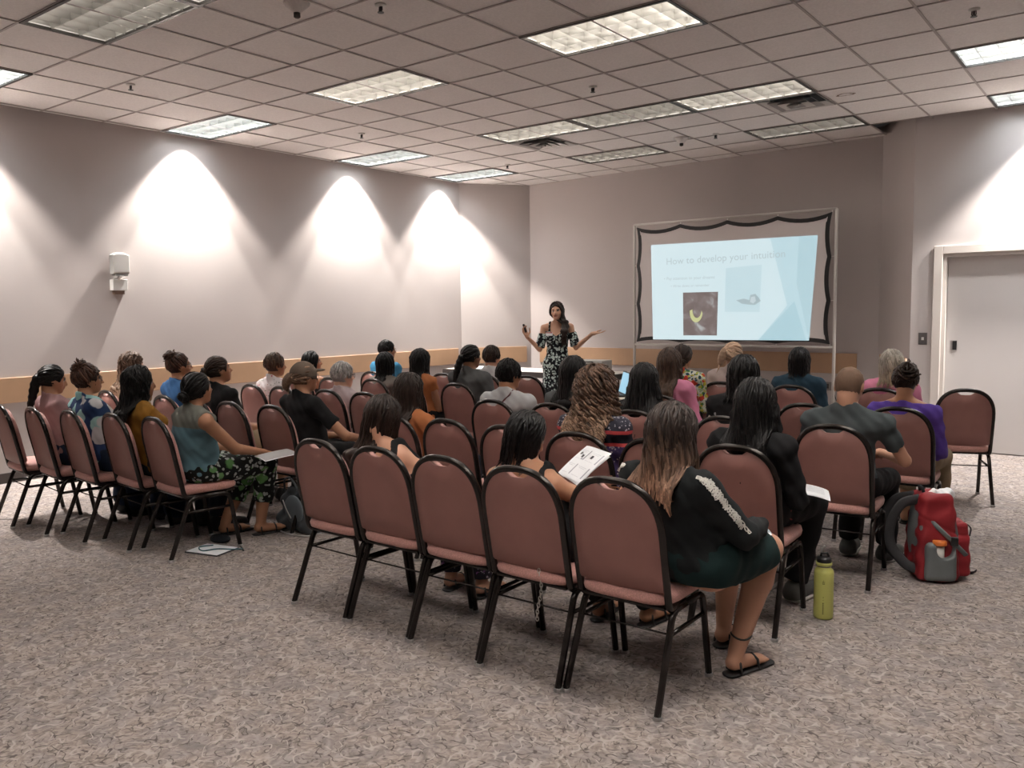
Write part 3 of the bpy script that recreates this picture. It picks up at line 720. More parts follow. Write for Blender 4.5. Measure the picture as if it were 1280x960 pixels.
def make_hair(style, R, Hc, col, p, h, push, seed, s=1.0):
    # local space of the person
    L = p.get('len', .3); lo = Hc-np.array((.26, .30, .16+(L if style in ('long', 'bob', 'pony') else .05))); hi = Hc+np.array((.26, .24, .20))
    F = Field(lo, hi, h)
    def P(x, y, z): return Hc+R@np.array((x, y, z))*s
    thick = p.get('thick', 1.07); F.ell(P(*EC), ER*s*thick, .0, R)
    fz = p.get('hairline', 0)
    F.ell(P(0, .125, -.045+fz), np.array((.100, .092, .112))*s, .012, R, op='s')
    if style not in ('long', 'bob'):
        for x in (-1, 1): F.ell(P(x*.085, .02, -.045), np.array((.03, .040, .048))*s, .008, R, op='s')
        F.ell(P(0, -.01, -.115), np.array((.13, .14, .052))*s, .02, R, op='s')
    parts = []; c0, c1 = np.array(col[0]), np.array(col[1]); side = p.get('side', 0)
    rng = np.random.RandomState(seed)
    if style == 'long':
        a = P(0, -.020, -.01); w_ = p.get('w', .095)
        n_ = 5; prev = None
        for i in range(n_+1):
            t = i/n_; q = a+np.array((side*t, -.02*t, -(.05+L*.66)*t)); q = push(q[None, None])[0, 0]+np.array((0, .012, 0)); wd = w_*(1-.25*t) if style == 'long' else w_*(1+.12*t)
            if prev is not None: F.cap(prev[0], q, .026, .024 if i < n_ else .012, k=.03, sq=((1, 0, 0), prev[1]/.026*.92))
            prev = (q, wd)
    if style in ('long', 'bob'):
        fs_ = p.get('face', 1.0); F.ell(P(0, .125, -.045+fz), np.array((.082*fs_, .088*fs_, .112))*s, .012, R, op='s')
        F.ell(Hc+np.array((0, .09, -.16)), (.07, .085, .12), .01, None, op='s')
    bun = p.get('bun', (0, -.10, .03)); bd = np.array(bun)-EC; bd = bd/ER
    if style in ('bun', 'updo'):
        br = p.get('bunr', .042); F.ell(P(*(np.array(bun)*1.06)), np.array((br*1.1, br*.85, br))*s, .008, R)
    if style == 'pony':
        a = P(*np.array(bun)*1.05); prev = a
        for i in range(1, 6):
            t = i/5; q = a+np.array((side*t, -.03*math.sin(t*2.2), -L*.93*t)); q = push(q[None, None])[0, 0]; F.cap(prev, q, .026+.012*math.sin(t*3), .028-.016*t, k=.01); prev = q
    X, Y, Z = F.grid(); ang = np.arctan2(X-Hc[0], -(Y-Hc[1])); ns = p.get('curl', 0)
    am = .0035+.007*ns; F.F += (am*(np.sin(ang*23+Z*9+seed)+.7*np.sin(ang*41-Z*13+np.sin(Z*40)*ns*3)+ns*1.1*np.sin(Z*120+ang*9))).astype(np.float32)*.6
    V, Q = F.mesh()
    if len(V):
        V = smoothv(V, Q, 1, .4); f = np.clip((Hc[2]-.03-V[:, 2])/max(L, .1)*1.3-.25, 0, 1) if style in ('long', 'bob') else rng.uniform(.0, .4, len(V))
        parts.append((V, Q, (c0+(c1-c0)*f[:, None])*.85))
    N = p.get('n', 130); rad = p.get('rad', .0065); pt = p.get('part', 0)
    wave = p.get('wave', (.0015, .09)); SD = dict(R=R, Hc=Hc, colors=col, seed=seed)
    if style in ('long', 'bob'):
        tmax = p.get('tmax', 118)
        def st(r, i): x = r.uniform(-.12, .12); return (pt+x*.25+ (.12 if i > .5 else -.12), r.uniform(-.65, .62), 1.0)
        def en(r, i, d0): th = math.radians((i*2-1)*tmax+r.uniform(-4, 4)); return sph(th, math.radians(-6+r.uniform(-16, 6)))
        parts.append(locks(n=N, start=st, end=en, drop=L, rad=rad, wave=wave, push=push, spread=p.get('spread', 0), dirv=(side/max(L, .01), 0, -1), segs=p.get('segs', 16), infl=thick+.03, taper=.25, jit=p.get('jit', .006), var=p.get('var', .4), **SD))
        parts.append(locks(n=N//2, start=st, end=en, drop=L*.8, rad=rad*1.2, wave=wave, push=push, spread=p.get('spread', 0)*.7, dirv=(side/max(L, .01), 0, -1), segs=14, infl=thick-.02, taper=.3, R=R, Hc=Hc, colors=col, seed=seed+5))
    elif style == 'short':
        def st(r, i): return sph(math.radians(r.uniform(-128, 128)), math.radians(r.uniform(-5, 88)))
        def en(r, i, d0):
            th = math.atan2(d0[0], -d0[1]); ph = math.asin(max(-1, min(1, d0[2]/np.linalg.norm(d0)))); return sph(th+r.uniform(-.15, .15), max(ph-math.radians(30), math.radians(-24)))
        parts.append(locks(n=N, start=st, end=en, drop=0, rad=rad, wave=wave, segs=8, infl=thick+.01, taper=.3, **SD))
    elif style in ('bun', 'updo', 'pony'):
        def st(r, i): th = math.radians((i*2-1)*150); ph = -22 if abs(th) < 1.6 else -22+(abs(th)-1.6)*72; return sph(th, math.radians(ph+r.uniform(-4, 10)))
        def en(r, i, d0): return bd/np.linalg.norm(bd)+r.normal(0, .12, 3)
        parts.append(locks(n=N, start=st, end=en, drop=0, rad=rad, wave=(.001, .1), segs=10, infl=thick+.012, taper=.6, jit=.002, **SD))
        if style == 'pony':
            def s2(r, i): return bd/np.linalg.norm(bd)+r.normal(0, .10, 3)
            parts.append(locks(n=N//2, start=s2, end=lambda r, i, d: d+r.normal(0, .06, 3), drop=L, rad=rad, wave=wave, push=push, dirv=(side/max(L, .01), -.05, -1), segs=12, infl=thick+.16, taper=.2, **SD))
        else:    # coils of the bun
            br = p.get('bunr', .042)*s; c = P(*(np.array(bun)*1.06)); kk = p.get('coils', 9); ax = R@(np.array(bun)/np.linalg.norm(bun))
            u_ = np.cross(ax, (0, 0, 1.0) if abs(ax[2]) < .9 else (1.0, 0, 0)); u_ /= np.linalg.norm(u_); v_ = np.cross(ax, u_)
            for q in range(kk):
                el = -.9+1.9*q/kk+rng.uniform(-.15, .15); ph = rng.uniform(0, 6.28); mb = MB(); pts = []
                for j in range(18):
                    a = ph+j/17*rng.uniform(3.5, 5.5)/1.0 if False else ph+j*.30; rr_ = br*1.02*math.cos(el*.9)*(1+.12*math.sin(j*.9+q)); pts.append(c+(u_*math.cos(a)+v_*math.sin(a))*rr_+ax*br*math.sin(el*.9+.25*math.sin(j*.5)))
                mb.tube(pts, [.011*s*(.4+.6*math.sin(PI*(j+.6)/18.2)) for j in range(18)], 6, caps=False); vv = np.array(mb.v); qq = np.array(mb.f)
                parts.append((vv, qq, np.tile((c0+(c1-c0)*rng.uniform(0, 1))*rng.uniform(.8, 1.3), (len(vv), 1))))
            if p.get('wisps'):
                for q in range(p['wisps']):
                    dr_ = rng.normal(0, 1, 3); dr_ /= np.linalg.norm(dr_); e_ = c+dr_*br*1.55; mb = MB(); mb.tube([c+dr_*br*.7, c+dr_*br*1.2+rng.normal(0, .006, 3), e_], [.006, .006, .003], 5, caps=False)
                    vv = np.array(mb.v); parts.append((vv, np.array(mb.f), np.tile(c1, (len(vv), 1))))
    return joinp(parts)

def glasses(parent, Hc, R, s=1.0):
    mb = MB()
    def P(x, y, z): return tuple(Hc+R@np.array((x, y, z))*s)
    for sx in (-1, 1):
        mb.tube([P(sx*.032+.023*math.cos(a), .101-.006*abs(math.cos(a)), .0+.018*math.sin(a)) for a in np.linspace(0, 2*PI, 17)[:-1]], .0016, 5, closed=True)
        mb.tube([P(sx*.055, .098, .006), P(sx*.074, .085, .008), P(sx*.080, .0, .010)], .0018, 5)
    mb.tube([P(-.010, .103, .003), P(.010, .103, .003)], .0016, 5)
    return mb.build('glasses', M['lens'], parent, smooth=True)

PEOPLE = {}
def person(key, label, loc, rz, head, skin='light', yaw=0, pitch=0, roll=0, b=1.0, female=True, top=None, sleeve='short', neck=.070, bottom=None, leg='pants',
           hair=('long', 'black', {}), h=.011, arms=None, legs=None, shoes='shoe', strap=None, cut=None, hem=.50, backz=.135, glass=False, group=None, sw=None, twist=0, low=None):
    """loc: seat point on the floor (x, y); head: world position of the top of the head; rz: facing, degrees from +y"""
    t = empty('person', (loc[0], loc[1], 0), math.radians(rz), label, 'person', group or 'seated audience'); a = math.radians(rz)
    dx, dy = head[0]-loc[0], head[1]-loc[1]; ht = np.array((dx*math.cos(a)+dy*math.sin(a), -dx*math.sin(a)+dy*math.cos(a), head[2]))
    R = rotm(math.radians(yaw), math.radians(pitch), math.radians(roll)); s = 1.0 if not female else .965
    Hc = ht-np.array((0, 0, .118*s))-(R@np.array((0, 0, .01)))
    hip = np.array((0, 0, .575)); N = Hc+np.array((0, -.030, -.150*s))+(hip-Hc)*np.array((.08, .12, 0)); sk = np.array(SK[skin])
    sw = sw or (.168 if female else .190)*(.9+.1*b); tw = math.radians(twist); ex = np.array((math.cos(tw), math.sin(tw), 0)); ey = np.array((-math.sin(tw), math.cos(tw), 0))
    Sh = {1: N+ex*sw+np.array((0, 0, -.055)), -1: N-ex*sw+np.array((0, 0, -.055))}
    RT = np.array(Matrix.Rotation(tw, 3, 'Z')); A = {}
    for s_ in (1, -1):
        d = (arms or {}).get(s_, {}); el = np.array(d.get('el', Sh[s_]+ex*s_*.045+ey*.06+np.array((0, 0, -.26)))); ha = np.array(d.get('ha', (s_*.075, .30, .645)))
        A[s_] = (el, ha, d)
    Lg = {}
    for s_ in (1, -1):
        d = (legs or {}).get(s_, {}); kn = np.array(d.get('kn', (s_*.105, .43, .52))); an = np.array(d.get('an', (s_*.115, .42, .10))); fd = np.array(d.get('fd', (s_*.12, 1, 0.))); fd = fd/np.linalg.norm(fd); Lg[s_] = (kn, an, fd, d)
    sp = lambda q: hip+(N-hip)*q
    def torso(F, g, k=.03, cl=None):
        F.ell(hip+np.array((0, -.005, -.005)), np.array((.168*b+g, .118*b+g, .112+g)), k, RT, clip=cl)
        F.ell(sp(.28)+ey*.012*b, np.array((.135*b+g, .103*b+g, .15+g)), k*1.5, RT, clip=cl)
        F.ell(sp(.62), np.array((.148*(.6+.4*b)+g, .102*(.5+.5*b)+g, .165+g)), k*1.5, RT, clip=cl)
        F.cap(Sh[1]*.82+Sh[-1]*.18+np.array((0, 0, -.015)), Sh[-1]*.82+Sh[1]*.18+np.array((0, 0, -.015)), .062+g, k=k*1.5, clip=cl)
        for s_ in (1, -1):
            F.cap(N+np.array((0, 0, .025)), Sh[s_]+np.array((0, 0, .008)), .040+g*.7, .040+g*.7, k=k, clip=cl); F.ell(Sh[s_], np.array((.052*(.5+.5*b)+g,)*3), k, clip=cl)
            if female: F.ell(sp(.66)+ex*s_*.068+ey*.085, np.array((.058+g, .05+g, .058+g)), .03, RT, clip=cl)
    lo = np.array((-.45, -.34, 0.)); hi = np.array((.45, .62, ht[2]+.03)); pts = [Hc, Sh[1], Sh[-1], *[A[q][i] for q in A for i in (0, 1)], *[Lg[q][i] for q in Lg for i in (0, 1)]]
    lo = np.minimum(np.min(pts, 0)-.14, (-.24, -.20, 0)); hi = np.maximum(np.max(pts, 0)+.15, (.24, .2, ht[2])); hi[1] += .10; lo[2] = low if low is not None else -.02
    # body: one continuous skin
    F = Field(lo, hi, h); head_prims(F, Hc, R, male=not female, s=s)
    F.cap(N+np.array((0, 0, -.03)), Hc+R@np.array((0, -.025, -.07)), .050 if female else .060, .046 if female else .056, k=.02)
    torso(F, -.006)
    for s_ in (1, -1):
        el, ha, d = A[s_]; ab = .85+.15*b if b < 1 else .6+.4*b; F.cap(Sh[s_], el, .043*ab, .035*ab, k=.02); dd = ha-el; F.cap(el, ha, .036*ab, .024, k=.012)
        hd = np.array(d.get('hd', (ha-el)*.6+np.array((-s_*.10, .10, -.02)))); up = np.array(d.get('up', (0, 0, -1.)))
        hand(F, ha, hd, up, s=.95 if female else 1.05, curl=d.get('curl', .45), mirror=s_*(-1), rs=max(1, h/.0085*.95))
        kn, an, fd, _ = Lg[s_]; hp = hip+np.array((s_*.085*b, .02, -.03)); F.cap(hp, kn, .082*b, .058*(.5+.5*b), k=.03)
        c = kn+(an-kn)*.3; F.cap(kn, c, .055*(.5+.5*b), .055*(.5+.5*b), k=.02); F.cap(c, an, .054*(.5+.5*b), .036, k=.02)
        ft = an+fd*.14; ft[2] = .035; F.cap(an+np.array((0, 0, -.045))-fd*.02, ft, .034, .026, k=.02, sq=None)
        sdv = np.array((fd[1], -fd[0], 0))
        for j in range(5): F.cap(ft+sdv*(j-2)*.015, ft+sdv*(j-2)*.017+fd*(.045-.006*abs(j-1.3 if s_ > 0 else j-2.7)), .011, .009, k=.006)
    if low is not None: F.F[:, :, :1] = np.maximum(F.F[:, :, :1], .01)
    V, Q = F.mesh(); V = smoothv(V, Q, 1, .35)
    mesh_obj('body', V, Q, M['skin'], t, skin_color(V, sk, Hc, R, hairc=HC[hair[1]][0], s=s))
    info = dict(root=t, Hc=Hc, R=R, N=N, Sh=Sh, A=A, Lg=Lg, hip=hip, s=s)
    # top
    if top is not None:
        F = Field(lo, hi, h); g = .011
        if cut is None: torso(F, g, cl=[((0, 0, hem), (0, 0, -1))])
        else:
            torso(F, g, cl=[((0, 0, hem), (0, 0, -1))]); X, Y, Z = F.grid(); Mk = (Z-cut)+0*X+0*Y
            if strap:
                sx = strap; off = X-N[0]*np.clip((Z-.6)/.4, 0, 1); Mk = np.minimum(Mk, np.maximum(np.abs(np.abs(off)-sx)-.013, -(np.abs(off)-.0)*0-1))
            F.F = np.maximum(F.F, Mk).astype(np.float32)
        if sleeve != 'none' and cut is None or sleeve == 'off':
            for s_ in (1, -1):
                el, ha, d = A[s_]; ab = .85+.15*b if b < 1 else .6+.4*b; ax = el-Sh[s_]
                if sleeve in ('short', 'off', 'cap'):
                    q = {'short': .62, 'off': .75, 'cap': .30}[sleeve]; e_ = Sh[s_]+ax*q; F.cap(Sh[s_], e_+ax*.15, .055*ab, .057*ab, k=.02, clip=[(e_, ax)])
                else:
                    F.cap(Sh[s_], el, .056*ab, .050*ab, k=.02); bx = ha-el; q = 1.0 if sleeve == 'long' else .45; e_ = el+bx*q; F.cap(el, e_+bx*.1, .050*ab, .036*ab, k=.015, clip=[(e_, bx)])
        elif sleeve == 'none' and cut is None:
            for s_ in (1, -1): F.ell(Sh[s_]+ex*s_*.052+np.array((0, 0, -.01)), np.array((.050, .09, .10)), .012, RT, op='s')
        if cut is None:
            X, Y, Z = F.grid(); dn = (neck-.07); F.cap(N+np.array((0, -.004, -.05)), N+np.array((0, .0, .05)), .072 if not female else .064, .066 if not female else .056, k=.03)
            pl = (Z-(N[2]+.050-dn*.9))+.50*(Y-N[1]+.02); rad_ = np.sqrt((X-N[0])**2+(Y-N[1])**2)-(.115+dn*1.3)
            F.F = np.maximum(F.F, np.minimum(pl*.9, -rad_)+0*F.F).astype(np.float32)
        X, Y, Z = F.grid(); F.F += (.0028*(np.sin(X*47+Z*31+loc[0]*9)+np.sin(Y*39-Z*53+loc[1]*5)+np.sin((X+Y+Z)*71))).astype(np.float32)
        V, Q = F.mesh(); V = smoothv(V, Q, 2, .5); info['top'] = mesh_obj('top', V, Q, top, t); info['topV'] = V; info['topQ'] = Q
    if bottom is not None:
        F = Field(lo, hi, h); g = .014
        F.ell(hip+np.array((0, -.005, -.005)), np.array((.168*b+g-.002, .118*b+g-.002, .112+g-.004)), .03, RT, clip=[((0, 0, .64), (0, 0, 1)), ((0, 0, .475), (0, 0, -1))])
        for s_ in (1, -1):
            kn, an, fd, _ = Lg[s_]; hp = hip+np.array((s_*.085*b, .02, -.03)); kr = .058*(.5+.5*b)+g
            if leg in ('pants', 'capri'):
                F.cap(hp, kn, .082*b+g*.8, kr, k=.03); q = .97 if leg == 'pants' else .62; e_ = kn+(an-kn)*q
                F.cap(kn, e_+(an-kn)*.2, kr, (.052 if leg == 'pants' else .056)*(.6+.4*b)+g*.6, k=.02, clip=[(e_, an-kn)])
            elif leg == 'skirt': e_ = hp+(kn-hp)*.93; F.cap(hp, kn, .084*b+g, kr+.006, k=.05, clip=[(e_, kn-hp)])
            elif leg == 'long': F.cap(hp, kn, .084*b+g, kr+.006, k=.06); F.cap(kn, kn+(an-kn)*.95, kr+.01, .085, k=.07)
            elif leg == 'shorts': e_ = hp+(kn-hp)*.8; F.cap(hp, kn, .086*b+g, kr+.012, k=.03, clip=[(e_, kn-hp)])
        if leg == 'skirt': kn1, kn2 = Lg[1][0], Lg[-1][0]; e_ = hip+((kn1+kn2)/2-hip)*.93; F.cap(hip+np.array((0, .04, -.03)), (kn1+kn2)/2, .09*b, .06, k=.06, clip=[(e_, (kn1+kn2)/2-hip)])
        F.F = np.maximum(F.F, (.478-F.grid()[2]-np.clip((F.grid()[1]-.16)*6, 0, 1)*.5)+0*F.F).astype(np.float32)
        X, Y, Z = F.grid(); F.F += (.0022*(np.sin(X*53+Z*37)+np.sin(Y*61-Z*43+loc[1]*5))).astype(np.float32)
        V, Q = F.mesh(); V = smoothv(V, Q, 2, .5); mesh_obj({'pants': 'trousers', 'capri': 'capri_trousers', 'skirt': 'skirt', 'long': 'long_skirt', 'shorts': 'shorts'}[leg], V, Q, bottom, t)
    if shoes:
        for s_ in (1, -1):
            kn, an, fd, d = Lg[s_]; ft = an+fd*.15; ft[2] = .038; F = Field(np.minimum(an, ft)-.12, np.maximum(an, ft)+.12, .009)
            ang = math.atan2(fd[0], fd[1])
            if shoes == 'sandal':
                F.cap(np.array((*(an-fd*.03)[:2], .010)), np.array((*(ft+fd*.04)[:2], .010)), .040, .042, k=.0, sq=None); F.F = np.maximum(F.F, F.grid()[2]-.014+0*F.F); F.F = np.maximum(F.F, .001-F.grid()[2]+0*F.F).astype(np.float32)
                V, Q = F.mesh(); so = mesh_obj('shoe', V, Q, M['shoe'], t)
                sdv = np.array((fd[1], -fd[0], 0))
                for q, hh in ((.10, .070), (-.01, .078)): c_ = np.array((*(an+fd*q)[:2], 0)); MB().tube([c_+sdv*.043+np.array((0, 0, .012)), c_+sdv*.034+np.array((0, 0, hh*.75)), c_+np.array((0, 0, hh)), c_-sdv*.034+np.array((0, 0, hh*.75)), c_-sdv*.043+np.array((0, 0, .012))], .006, 6).build('strap', M['shoe'], so, smooth=True)
            else:
                F.cap(an+np.array((0, 0, -.05))-fd*.022, ft, .050, .040, k=.02); F.cap(ft, ft+fd*.04, .038, .034, k=.02); F.cap(an+np.array((0, 0, -.02))-fd*.01, an+np.array((0, 0, -.05))-fd*.02, .046, .050, k=.02)
                F.F = np.maximum(F.F, .018-F.grid()[2]+0*F.F).astype(np.float32); V, Q = F.mesh(); so = mesh_obj('shoe', V, Q, M[shoes], t)
                F2 = Field(np.minimum(an, ft)-.12, np.maximum(an, ft)+.12, .009); F2.cap(np.array((*an[:2], .014)), np.array((*(ft+fd*.04)[:2], .014)), .05, .044, k=0)
                F2.F = np.maximum(F2.F, F2.grid()[2]-.022+0*F2.F); F2.F = np.maximum(F2.F, .001-F2.grid()[2]+0*F2.F).astype(np.float32); V, Q = F2.mesh(); mesh_obj('sole', V, Q, M['sole'] if shoes == 'shoegrey' else M['shoe'], so)
    # hair
    st, hc, hp = hair
    zt = N[2]-.02
    def push(P):
        P = P.copy(); z = P[..., 2]; q = np.clip((z-hip[2])/(N[2]-hip[2]), 0, 1.3); dep = .092+.042*np.clip((1.0-q)/.30, 0, 1)*(.4+.6*b)
        yb = hip[1]+(N[1]-hip[1])*q-dep-.022; sx_ = N[0]*np.clip(q, 0, 1); yb = yb+.10*np.clip((np.abs(P[..., 0]-sx_)-.12)/.10, 0, 1)
        behind = P[..., 1] < Hc[1]+.035; w = np.clip((N[2]+.05-z)/.10, 0, 1); w = w*w*(3-2*w)
        P[..., 1] = np.where(behind, P[..., 1]*(1-w)+np.minimum(P[..., 1], yb)*w, P[..., 1]); return P
    if st == 'bald': pass
    else:
        V, Q, C = make_hair(st, R, Hc, HC[hc], hp, min(h, .009), push, int(abs(loc[0]*100+loc[1]*37)) % 1000, s); mesh_obj('hair', V, Q, M['hair' if st != 'buzz' else 'hairmatte'], t, C)
    if key == 'cap':
        F = Field(Hc-.17, Hc+.20, .008); F.ell(Hc+R@EC, ER*1.13, 0, R); nz_ = R@np.array((0, .35, 1.0)); F.F = np.maximum(F.F, -((np.stack(np.meshgrid(*[F.lo[i]+F.h*np.arange(F.n[i]) for i in range(3)], indexing='ij'), -1)-(Hc+R@np.array((0, 0, .005))))@nz_)).astype(np.float32)
        F.ell(Hc+R@np.array((0, .115, .045)), (.062, .062, .010), .008, R); V, Q = F.mesh(); mesh_obj('cap', V, Q, cloth('cap_cloth', (.15, .115, .09)), t)
    if key == 'ombre':
        kn, an = Lg[1][0], Lg[1][1]; c_ = an+(kn-an)*.16; MB().tube([c_+np.array((.0435*math.cos(a), .0435*math.sin(a), .006*math.sin(a*2))) for a in np.linspace(0, 2*PI, 19)[:-1]], .0048, 6, closed=True).build('ankle_band', mat('ankle_band', (.03, .035, .03), .6), t, smooth=True)
    if glass: glasses(t, Hc, R, s)
    PEOPLE[key] = info; return info
# ------------------------------------------------------------------ the audience
C_ = dict(black=cloth('black_cloth', (.010, .010, .011)), blackknit=cloth('black_knit', (.013, .015, .016)), navy=cloth('navy_cloth', (.012, .022, .045)), pink=cloth('dusty_pink_cloth', (.34, .20, .20)), mustard=cloth('mustard_cloth', (.24, .115, .018)),
  teal=cloth('teal_cloth', (.10, .20, .25)), olive=cloth('sage_cloth', (.15, .16, .14)), blue=cloth('blue_cloth', (.03, .10, .24)), palegrey=cloth('pale_grey_cloth', (.42, .43, .44)), grey=cloth('grey_cloth', (.085, .088, .09)), dkgrey=cloth('charcoal_tee_cloth', (.060, .072, .076)),
  mauve=cloth('pale_mauve_cloth', (.42, .35, .36)), orange=cloth('orange_cloth', (.36, .13, .05)), sky=cloth('sky_blue_cloth', (.05, .22, .38)), cream=cloth('cream_cloth', (.50, .42, .40)), hotpink=cloth('pink_cloth', (.60, .22, .34)), purple=cloth('purple_cloth', (.085, .045, .26)),
  denim=cloth('denim_jacket_cloth', (.022, .050, .075)), brown=cloth('grey_brown_cloth', (.14, .125, .11)), khaki=cloth('khaki_cloth', (.25, .19, .12)), jean=cloth('dark_jeans', (.018, .022, .032)), greenskirt=cloth('dark_green_skirt_cloth', (.010, .026, .026)))
C_['white_floral'] = floral('white_floral_cloth', (.62, .58, .58), [((.45, .10, .14), 1.0), ((.16, .2, .14), 1.3)], 26, .22)
C_['bright_floral'] = floral('bright_floral_cloth', (.55, .58, .50), [((.10, .26, .05), 1.0), ((.02, .06, .09), 1.3), ((.50, .05, .03), .7), ((.45, .42, .06), 1.5)], 22, .42)
C_['star'] = floral('navy_patchwork_cloth', (.018, .04, .11), [((.28, .50, .50), .5), ((.50, .50, .52), .55)], 14, .46)
C_['darkprint'] = floral('dark_print_cloth', (.015, .012, .02), [((.16, .06, .18), 1.0), ((.30, .25, .30), 1.6)], 30, .25)
C_['palm'] = floral('palm_print_cloth', (.008, .009, .009), [((.09, .22, .07), .55), ((.11, .24, .09), .8), ((.33, .36, .34), 2.2)], 16, .38)
C_['dress'] = floral('black_white_floral_dress_cloth', (.008, .010, .013), [((.50, .58, .56), 1.0), ((.42, .52, .50), 1.35)], 25, .42)
C_['teal_band'] = bands('teal_top_with_grey_yoke_cloth', [(0, (.105, .205, .25)), (.865, (.15, .155, .135))])
C_['stripe'] = bands('striped_print_cloth', [(0, (.045, .03, .10)), (.70, (.05, .04, .12)), (.845, (.50, .07, .075)), (.865, (.012, .014, .022)), (.915, (.50, .07, .075)), (.935, (.035, .035, .05))], 'Z', (55, (.40, .38, .42), [(0, (1,1,1)), (.845, (0,0,0)), (.935, (1,1,1))]))
P_ = person
# --- nearest row, right block
P_('ombre', 'woman in black with white lace shoulder trim and ombre hair, seated on the nearest chair', (-1.52, 3.17), -11, (-1.555, 3.11, 1.205), 'light', yaw=6, pitch=-14, b=1.34, top=C_['blackknit'], sleeve='long', bottom=C_['greenskirt'], leg='skirt', shoes='sandal', h=.009, neck=.06,
   hair=('bob', 'ombre', dict(len=.235, n=430, rad=.0064, spread=.22, var=.55, wave=(.005, .14), w=.12, thick=1.22, tmax=112)), arms={1: dict(el=(.255, .05, .69), ha=(.15, .32, .66)), -1: dict(el=(-.25, .12, .70), ha=(-.05, .36, .66))},
   legs={1: dict(kn=(.13, .42, .535), an=(.09, .25, .10), fd=(.15, 1, 0)), -1: dict(kn=(-.08, .45, .53), an=(-.13, .48, .10))})
P_('handout', 'woman in a black tank top with black hair, holding up a printed handout', (-2.13, 3.09), -2, (-2.27, 3.07, 1.14), 'tan', yaw=-14, pitch=-22, b=.98, top=C_['black'], sleeve='none', cut=.755, strap=.085, bottom=C_['black'], leg='pants', shoes='sandal', h=.009,
   hair=('long', 'black', dict(len=.13, n=170, rad=.0065, w=.085, spread=0, tmax=95, side=-.03)), arms={1: dict(el=(.24, .12, .70), ha=(.15, .36, .735), hd=(-.02, .10, .05), curl=.8, up=(-1, 0, 0)), -1: dict(el=(-.22, .14, .68), ha=(-.04, .38, .70), hd=(.05, .10, .03), curl=.8, up=(1, 0, 0))},
   legs={1: dict(kn=(.12, .44, .53), an=(.14, .60, .10)), -1: dict(kn=(-.10, .44, .53), an=(-.10, .52, .10))})
P_('stoop', 'young woman in black stooping forward, long straight dark hair over a bare shoulder', (-3.04, 3.10), 0, (-3.27, 3.12, 1.155), 'light', yaw=12, pitch=-30, b=.9, top=C_['black'], sleeve='none', cut=.76, strap=.08, bottom=C_['darkprint'], leg='pants', shoes='sandal', h=.009,
   hair=('long', 'dkbrown', dict(len=.40, n=210, rad=.0062, w=.095, thick=1.15, side=-.10, spread=.04)), arms={1: dict(el=(.17, .16, .68), ha=(.08, .36, .64))})
# --- nearest row, left block
P_('teal', 'woman in a teal sleeveless top with grey yoke and palm print trousers, aisle seat', (-5.17, 3.16), -8, (-5.00, 3.10, 1.235), 'tan', yaw=12, pitch=8, b=1.24, top=C_['teal_band'], sleeve='none', neck=.062, bottom=C_['palm'], leg='capri', shoes='sandal', h=.010,
   hair=('bun', 'black', dict(bun=(0, -.105, -.030), bunr=.032, n=150, rad=.006)), arms={1: dict(el=(.29, .16, .70), ha=(.16, .42, .63)), -1: dict(el=(-.25, .12, .68), ha=(-.02, .40, .63))},
   legs={1: dict(kn=(.12, .47, .535), an=(.01, .47, .10)), -1: dict(kn=(-.10, .46, .53), an=(-.16, .28, .10))})
P_('mustard', 'woman in a mustard top with very long wavy black hair', (-5.62, 3.11), -6, (-5.62, 3.04, 1.25), 'tan', yaw=-14, pitch=2, top=C_['mustard'], sleeve='long', bottom=C_['jean'], hair=('long', 'black', dict(len=.30, n=170, rad=.007, w=.10, thick=1.15, spread=.12, wave=(.006, .14))))
P_('star', 'woman in a navy star patterned shirt with curly updo and glasses', (-6.07, 3.03), -6, (-6.28, 3.0, 1.255), 'tan', yaw=-10, pitch=2, b=1.04, top=C_['star'], sleeve='short', bottom=C_['navy'], leg='long', glass=True,
   hair=('updo', 'redbrown', dict(bun=(0, -.040, .088), bunr=.054, coils=20, wisps=20, n=150, curl=.5, thick=1.10)))
P_('pink', 'woman in dusty pink with a black low ponytail at the far left', (-6.57, 2.99), -6, (-6.80, 2.98, 1.235), 'tan', yaw=-12, pitch=-8, b=1.05, top=C_['pink'], sleeve='long', bottom=C_['navy'], leg='long',
   hair=('pony', 'black', dict(bun=(0, -.105, .0), len=.26, n=150, rad=.0075, side=-.04)))
# --- second row
P_('blond', 'woman with long curly blonde hair behind the black haired woman in mustard', (-7.43, 3.98), -4, (-7.42, 3.96, 1.27), 'light', yaw=-6, b=1.02, top=C_['khaki'], sleeve='short', bottom=C_['jean'], hair=('long', 'curlyblond', dict(len=.30, n=170, rad=.008, w=.11, wave=(.012, .07), spread=.18, curl=.8, thick=1.14)))
P_('bluebun', 'woman in a blue cold shoulder top with a reddish brown top knot and glasses', (-6.53, 4.01), -3, (-6.68, 3.98, 1.285), 'tan', yaw=-16, pitch=6, top=C_['blue'], sleeve='cap', neck=.085, bottom=C_['jean'], glass=True,
   hair=('bun', 'redbrown', dict(bun=(0, -.060, .092), bunr=.046, coils=16, wisps=10, n=150)))
P_('blackbun', 'broad person in a black shirt with swept back hair and a low knot', (-6.02, 4.01), -3, (-6.10, 3.98, 1.275), 'tan', yaw=-14, pitch=10, b=1.35, female=False, top=C_['black'], sleeve='short', bottom=C_['khaki'], leg='shorts',
   hair=('bun', 'dkbrown', dict(bun=(0, -.105, .005), bunr=.030, coils=8, n=160)))
